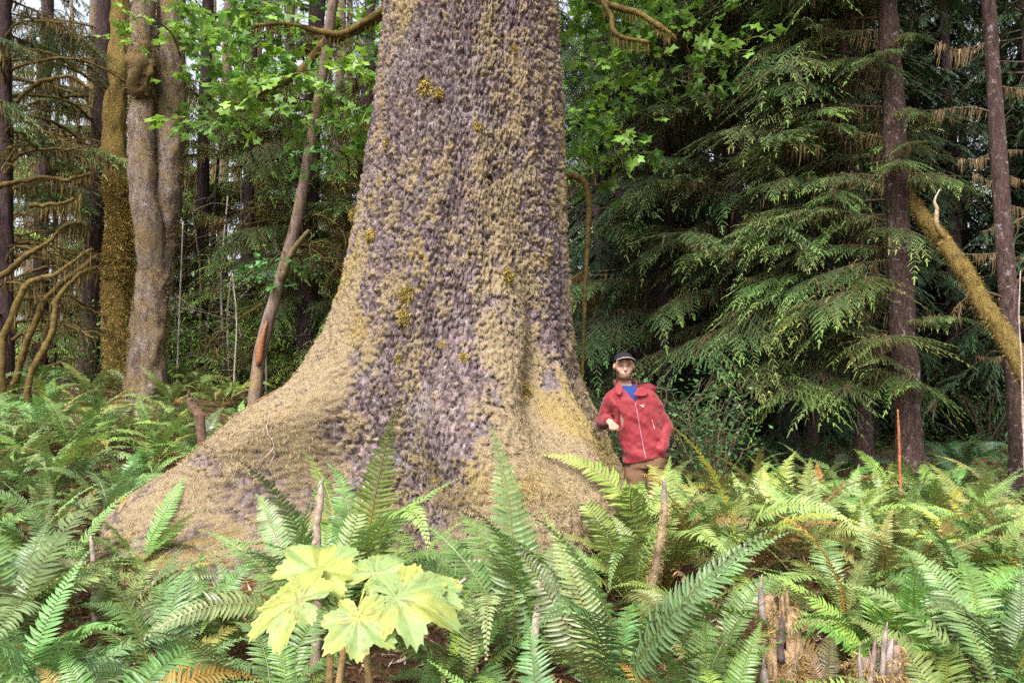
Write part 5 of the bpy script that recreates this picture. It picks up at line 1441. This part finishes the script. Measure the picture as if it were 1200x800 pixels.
# jacket
def jacket_sdf(P):
    x, y, z = P[..., 0], P[..., 1], P[..., 2]
    f = np.maximum(torso(P), z - 1.40)
    for sh, el, wr, a in ((SHR, ELR, WRR, .072), (SHL, ELL_, WRL, .072)):
        f = su(f, rcone(P, sh, el, a, .058), .035); f = su(f, rcone(P, el, wr, .058, .046), .02)
    fold = .009 * np.sin((z * 48 + x * 34 + 4 * noise3(x * 9, y * 9, z * 9, 3))) * noise3(x * 8 + 5, y * 8, z * 8, 6) ** 1.5
    f = f + fold + .010 * (noise3(x * 16, y * 16, z * 11, 9) - .5) + .010 * (noise3(x * 45, y * 45, z * 34, 12) - .5)
    f = np.maximum(f, (.815 + .03 * np.sin(x * 9)) - z)
    w_, h_ = np.array(WRR), np.array(HRK); d_ = (h_ - w_) / np.linalg.norm(h_ - w_)
    near_cuff = np.linalg.norm(P - w_, axis=-1) < .12
    f = np.where(near_cuff, np.maximum(f, (P - w_) @ d_.astype(np.float32) - .012), f)
    cx = np.interp(z, TZ, TX) + .006
    vee = np.maximum(np.abs(x - cx) - np.clip((z - 1.285) * .52, 0, .075), y + .035)
    f = sub(f, np.maximum(vee, 1.285 - z), .006)
    f = sub(f, rcone(P, (-.118, .01, 1.34), (-.131, .005, 1.52), .066, .075), .006)
    return f
xs, ys, zs_, P = grid(-.43, .31, -.20, .22, np.arange(.79, 1.43, .0075), .0075)
V, Qd = surface_nets(jacket_sdf(P), xs, ys, zs_)
jacket = link('jacket', raw_mesh('jacket', V, [], Qd, M['jacket'], True), man)
JV = V
def on_jacket(x, z, off=.004, rad=.012):
    k = (np.abs(JV[:, 0] - x) < rad) & (np.abs(JV[:, 2] - z) < rad)
    yy = JV[k, 1].min() if k.any() else -.12
    return np.array((x, yy - off, z))
def collar_sdf(P):
    z = P[..., 2]; u = (z - 1.385)
    cx, cy = -.112 - .10 * u, .012
    rad = .082 + .18 * u
    d = np.sqrt(((P[..., 0] - cx) / 1.0) ** 2 + ((P[..., 1] - cy) / 1.0) ** 2)
    f = np.abs(d - rad) - .0055
    f = np.maximum(f, np.maximum(1.36 - z, z - (1.462 + .010 * np.sin(P[..., 0] * 30))))
    gap = np.maximum(np.abs(P[..., 0] + .118) - .052 - .5 * u, P[..., 1] - cy + .02)
    f = sub(f, gap, .004)
    lap = np.maximum(np.abs((P - np.array((-.020, -.098, 1.372), np.float32)) @ np.array((.30, -.80, .52), np.float32)) - .0055, np.maximum(ell(P, (-.030, -.100, 1.372), (.085, .07, .042)), (P[..., 2] - 1.345) * .6 - (P[..., 0] + .085) * .55 ))
    lap2 = np.maximum(np.abs((P - np.array((-.188, -.088, 1.375), np.float32)) @ np.array((-.45, -.78, .45), np.float32)) - .0055, ell(P, (-.186, -.070, 1.385), (.030, .060, .055)))
    return su(su(f, lap, .008), lap2, .008)
xs, ys, zs_, P = grid(-.27, .08, -.16, .13, np.arange(1.32, 1.485, .0045), .0045)
V, Qd = surface_nets(collar_sdf(P), xs, ys, zs_)
link('collar', raw_mesh('collar', V, [], Qd, M['jacket'], True), jacket)
xs, ys, zs_, P = grid(-.10, .26, .02, .26, np.arange(1.22, 1.52, .008), .008)
V, Qd = surface_nets(su(ell(P, (.085, .125, 1.375), (.075, .055, .060)), ell(P, (.01, .13, 1.36), (.11, .05, .055)), .03) + .01 * (noise3(P[..., 0] * 25, P[..., 1] * 25, P[..., 2] * 25, 2) - .5), xs, ys, zs_)
link('hood', raw_mesh('hood', V, [], Qd, M['jacket_dark'], True), jacket)
zp = np.array([on_jacket(np.interp(z_, [.83, 1.285], [.018, -.062]), z_, .0015) for z_ in np.linspace(.835, 1.28, 34)])
zp[:, 1] = np.convolve(np.pad(zp[:, 1], 2, mode='edge'), np.ones(5) / 5, 'valid')
link('zip', Geo().tube(zp, .0042, 5, (.42, .20, .24)).mesh('zip', M['wood']), jacket)
pk = np.array([on_jacket(.075 + .02 * q, 1.145 - .075 * q, .001) for q in np.linspace(0, 1, 9)])
link('pocket_zip', Geo().tube(pk, .0035, 5, (.55, .32, .34)).mesh('pocket_zip', M['wood']), jacket)
G = Geo()
for (dx, dz, l) in ((0, 0, .030), (.012, -.010, .022), (.026, .004, .014)):
    a, b_ = on_jacket(-.025 + dx, 1.262 + dz, .003), on_jacket(-.025 + dx + l, 1.262 + dz - .006, .003)
    G.tube(np.array([a, (a + b_) / 2, b_]), .0028, 4, (.72, .58, .60))
link('chest_emblem', G.mesh('chest_emblem', M['wood']), jacket)
# shirt, trousers, boots, cap
xs, ys, zs_, P = grid(-.25, .06, -.13, .14, np.arange(1.20, 1.44, .007), .007)
f = np.maximum(np.maximum(torso(P, -.014), P[..., 2] - (1.418 + .25 * (P[..., 1] + .03))), 1.23 - P[..., 2])
f = su(f, np.maximum(np.abs(np.hypot(P[..., 0] + .121, P[..., 1] - .016) - .060) - .006, np.abs(P[..., 2] - 1.415 - .22 * (P[..., 1])) - .010), .01)
V, Qd = surface_nets(f, xs, ys, zs_)
link('shirt', raw_mesh('shirt', V, [], Qd, M['tee'], True), man)
def trouser_sdf(P):
    f = np.maximum(torso(P, -.012), P[..., 2] - .90); f = np.maximum(f, .755 - P[..., 2])
    for hip, kn, an in (((-.04, .01, .72), (-.055, -.02, .42), (-.06, .03, .09)), ((.125, .015, .72), (.145, .0, .42), (.15, .05, .09))):
        f = su(f, rcone(P, hip, kn, .100, .074), .02); f = su(f, rcone(P, kn, an, .076, .066), .02)
    return f + .014 * (noise3(P[..., 0] * 18, P[..., 1] * 18, P[..., 2] * 22, 5) - .5)
xs, ys, zs_, P = grid(-.22, .30, -.17, .20, np.arange(.03, .95, .011), .011)
V, Qd = surface_nets(trouser_sdf(P), xs, ys, zs_)
link('trousers', raw_mesh('trousers', V, [], Qd, M['trousers'], True), man)
for ax_, ay in ((-.06, .03), (.15, .05)):
    xs, ys, zs_, P = grid(ax_ - .09, ax_ + .12, ay - .24, ay + .10, np.arange(-.02, .20, .009), .009)
    f = su(rcone(P, (ax_, ay, .04), (ax_ + .01, ay - .15, .035), .050, .042), rcone(P, (ax_, ay, .05), (ax_, ay, .14), .052, .058), .03)
    f = np.maximum(f, -P[..., 2])
    V, Qd = surface_nets(f, xs, ys, zs_)
    link('boot', raw_mesh('boot', V, [], Qd, M['boot'], True), man)
def cap_sdf(P):
    f = ell(P, (-.133, .006, 1.612), (.084, .103, .082))
    f = np.maximum(f, (1.622 - .12 * (P[..., 1])) - P[..., 2])
    q = P - np.array((-.134, -.085, 1.640), np.float32)
    zz = q[..., 2] + 3.2 * q[..., 0] ** 2 - .05 * (-q[..., 1])
    br = np.maximum(np.abs(zz) - .0045, np.sqrt((q[..., 0] / .078) ** 2 + (q[..., 1] / .078) ** 2) * .078 - .078)
    br = np.maximum(br, q[..., 1] - .02)
    return su(f, br, .006)
xs, ys, zs_, P = grid(-.235, -.03, -.19, .13, np.arange(1.585, 1.72, .0042), .0042)
V, Qd = surface_nets(cap_sdf(P), xs, ys, zs_)
cap = link('cap', raw_mesh('cap', V, [], Qd, M['cap'], True), man)
a = np.linspace(math.pi * 1.06, math.pi * 1.94, 24)
ed = np.stack([-.134 + .0785 * np.cos(a), -.085 + .0785 * np.sin(a), 0 * a], -1); ed[:, 2] = 1.640 - 3.2 * (ed[:, 0] + .134) ** 2 + .05 * (-(ed[:, 1] + .085))
link('brim_highlight', Geo().tube(ed, .0028, 5, (1, 1, 1)).mesh('brim_highlight', M['edge_highlight']), cap)  # added pale strip stands for the highlight along the brim's front edge
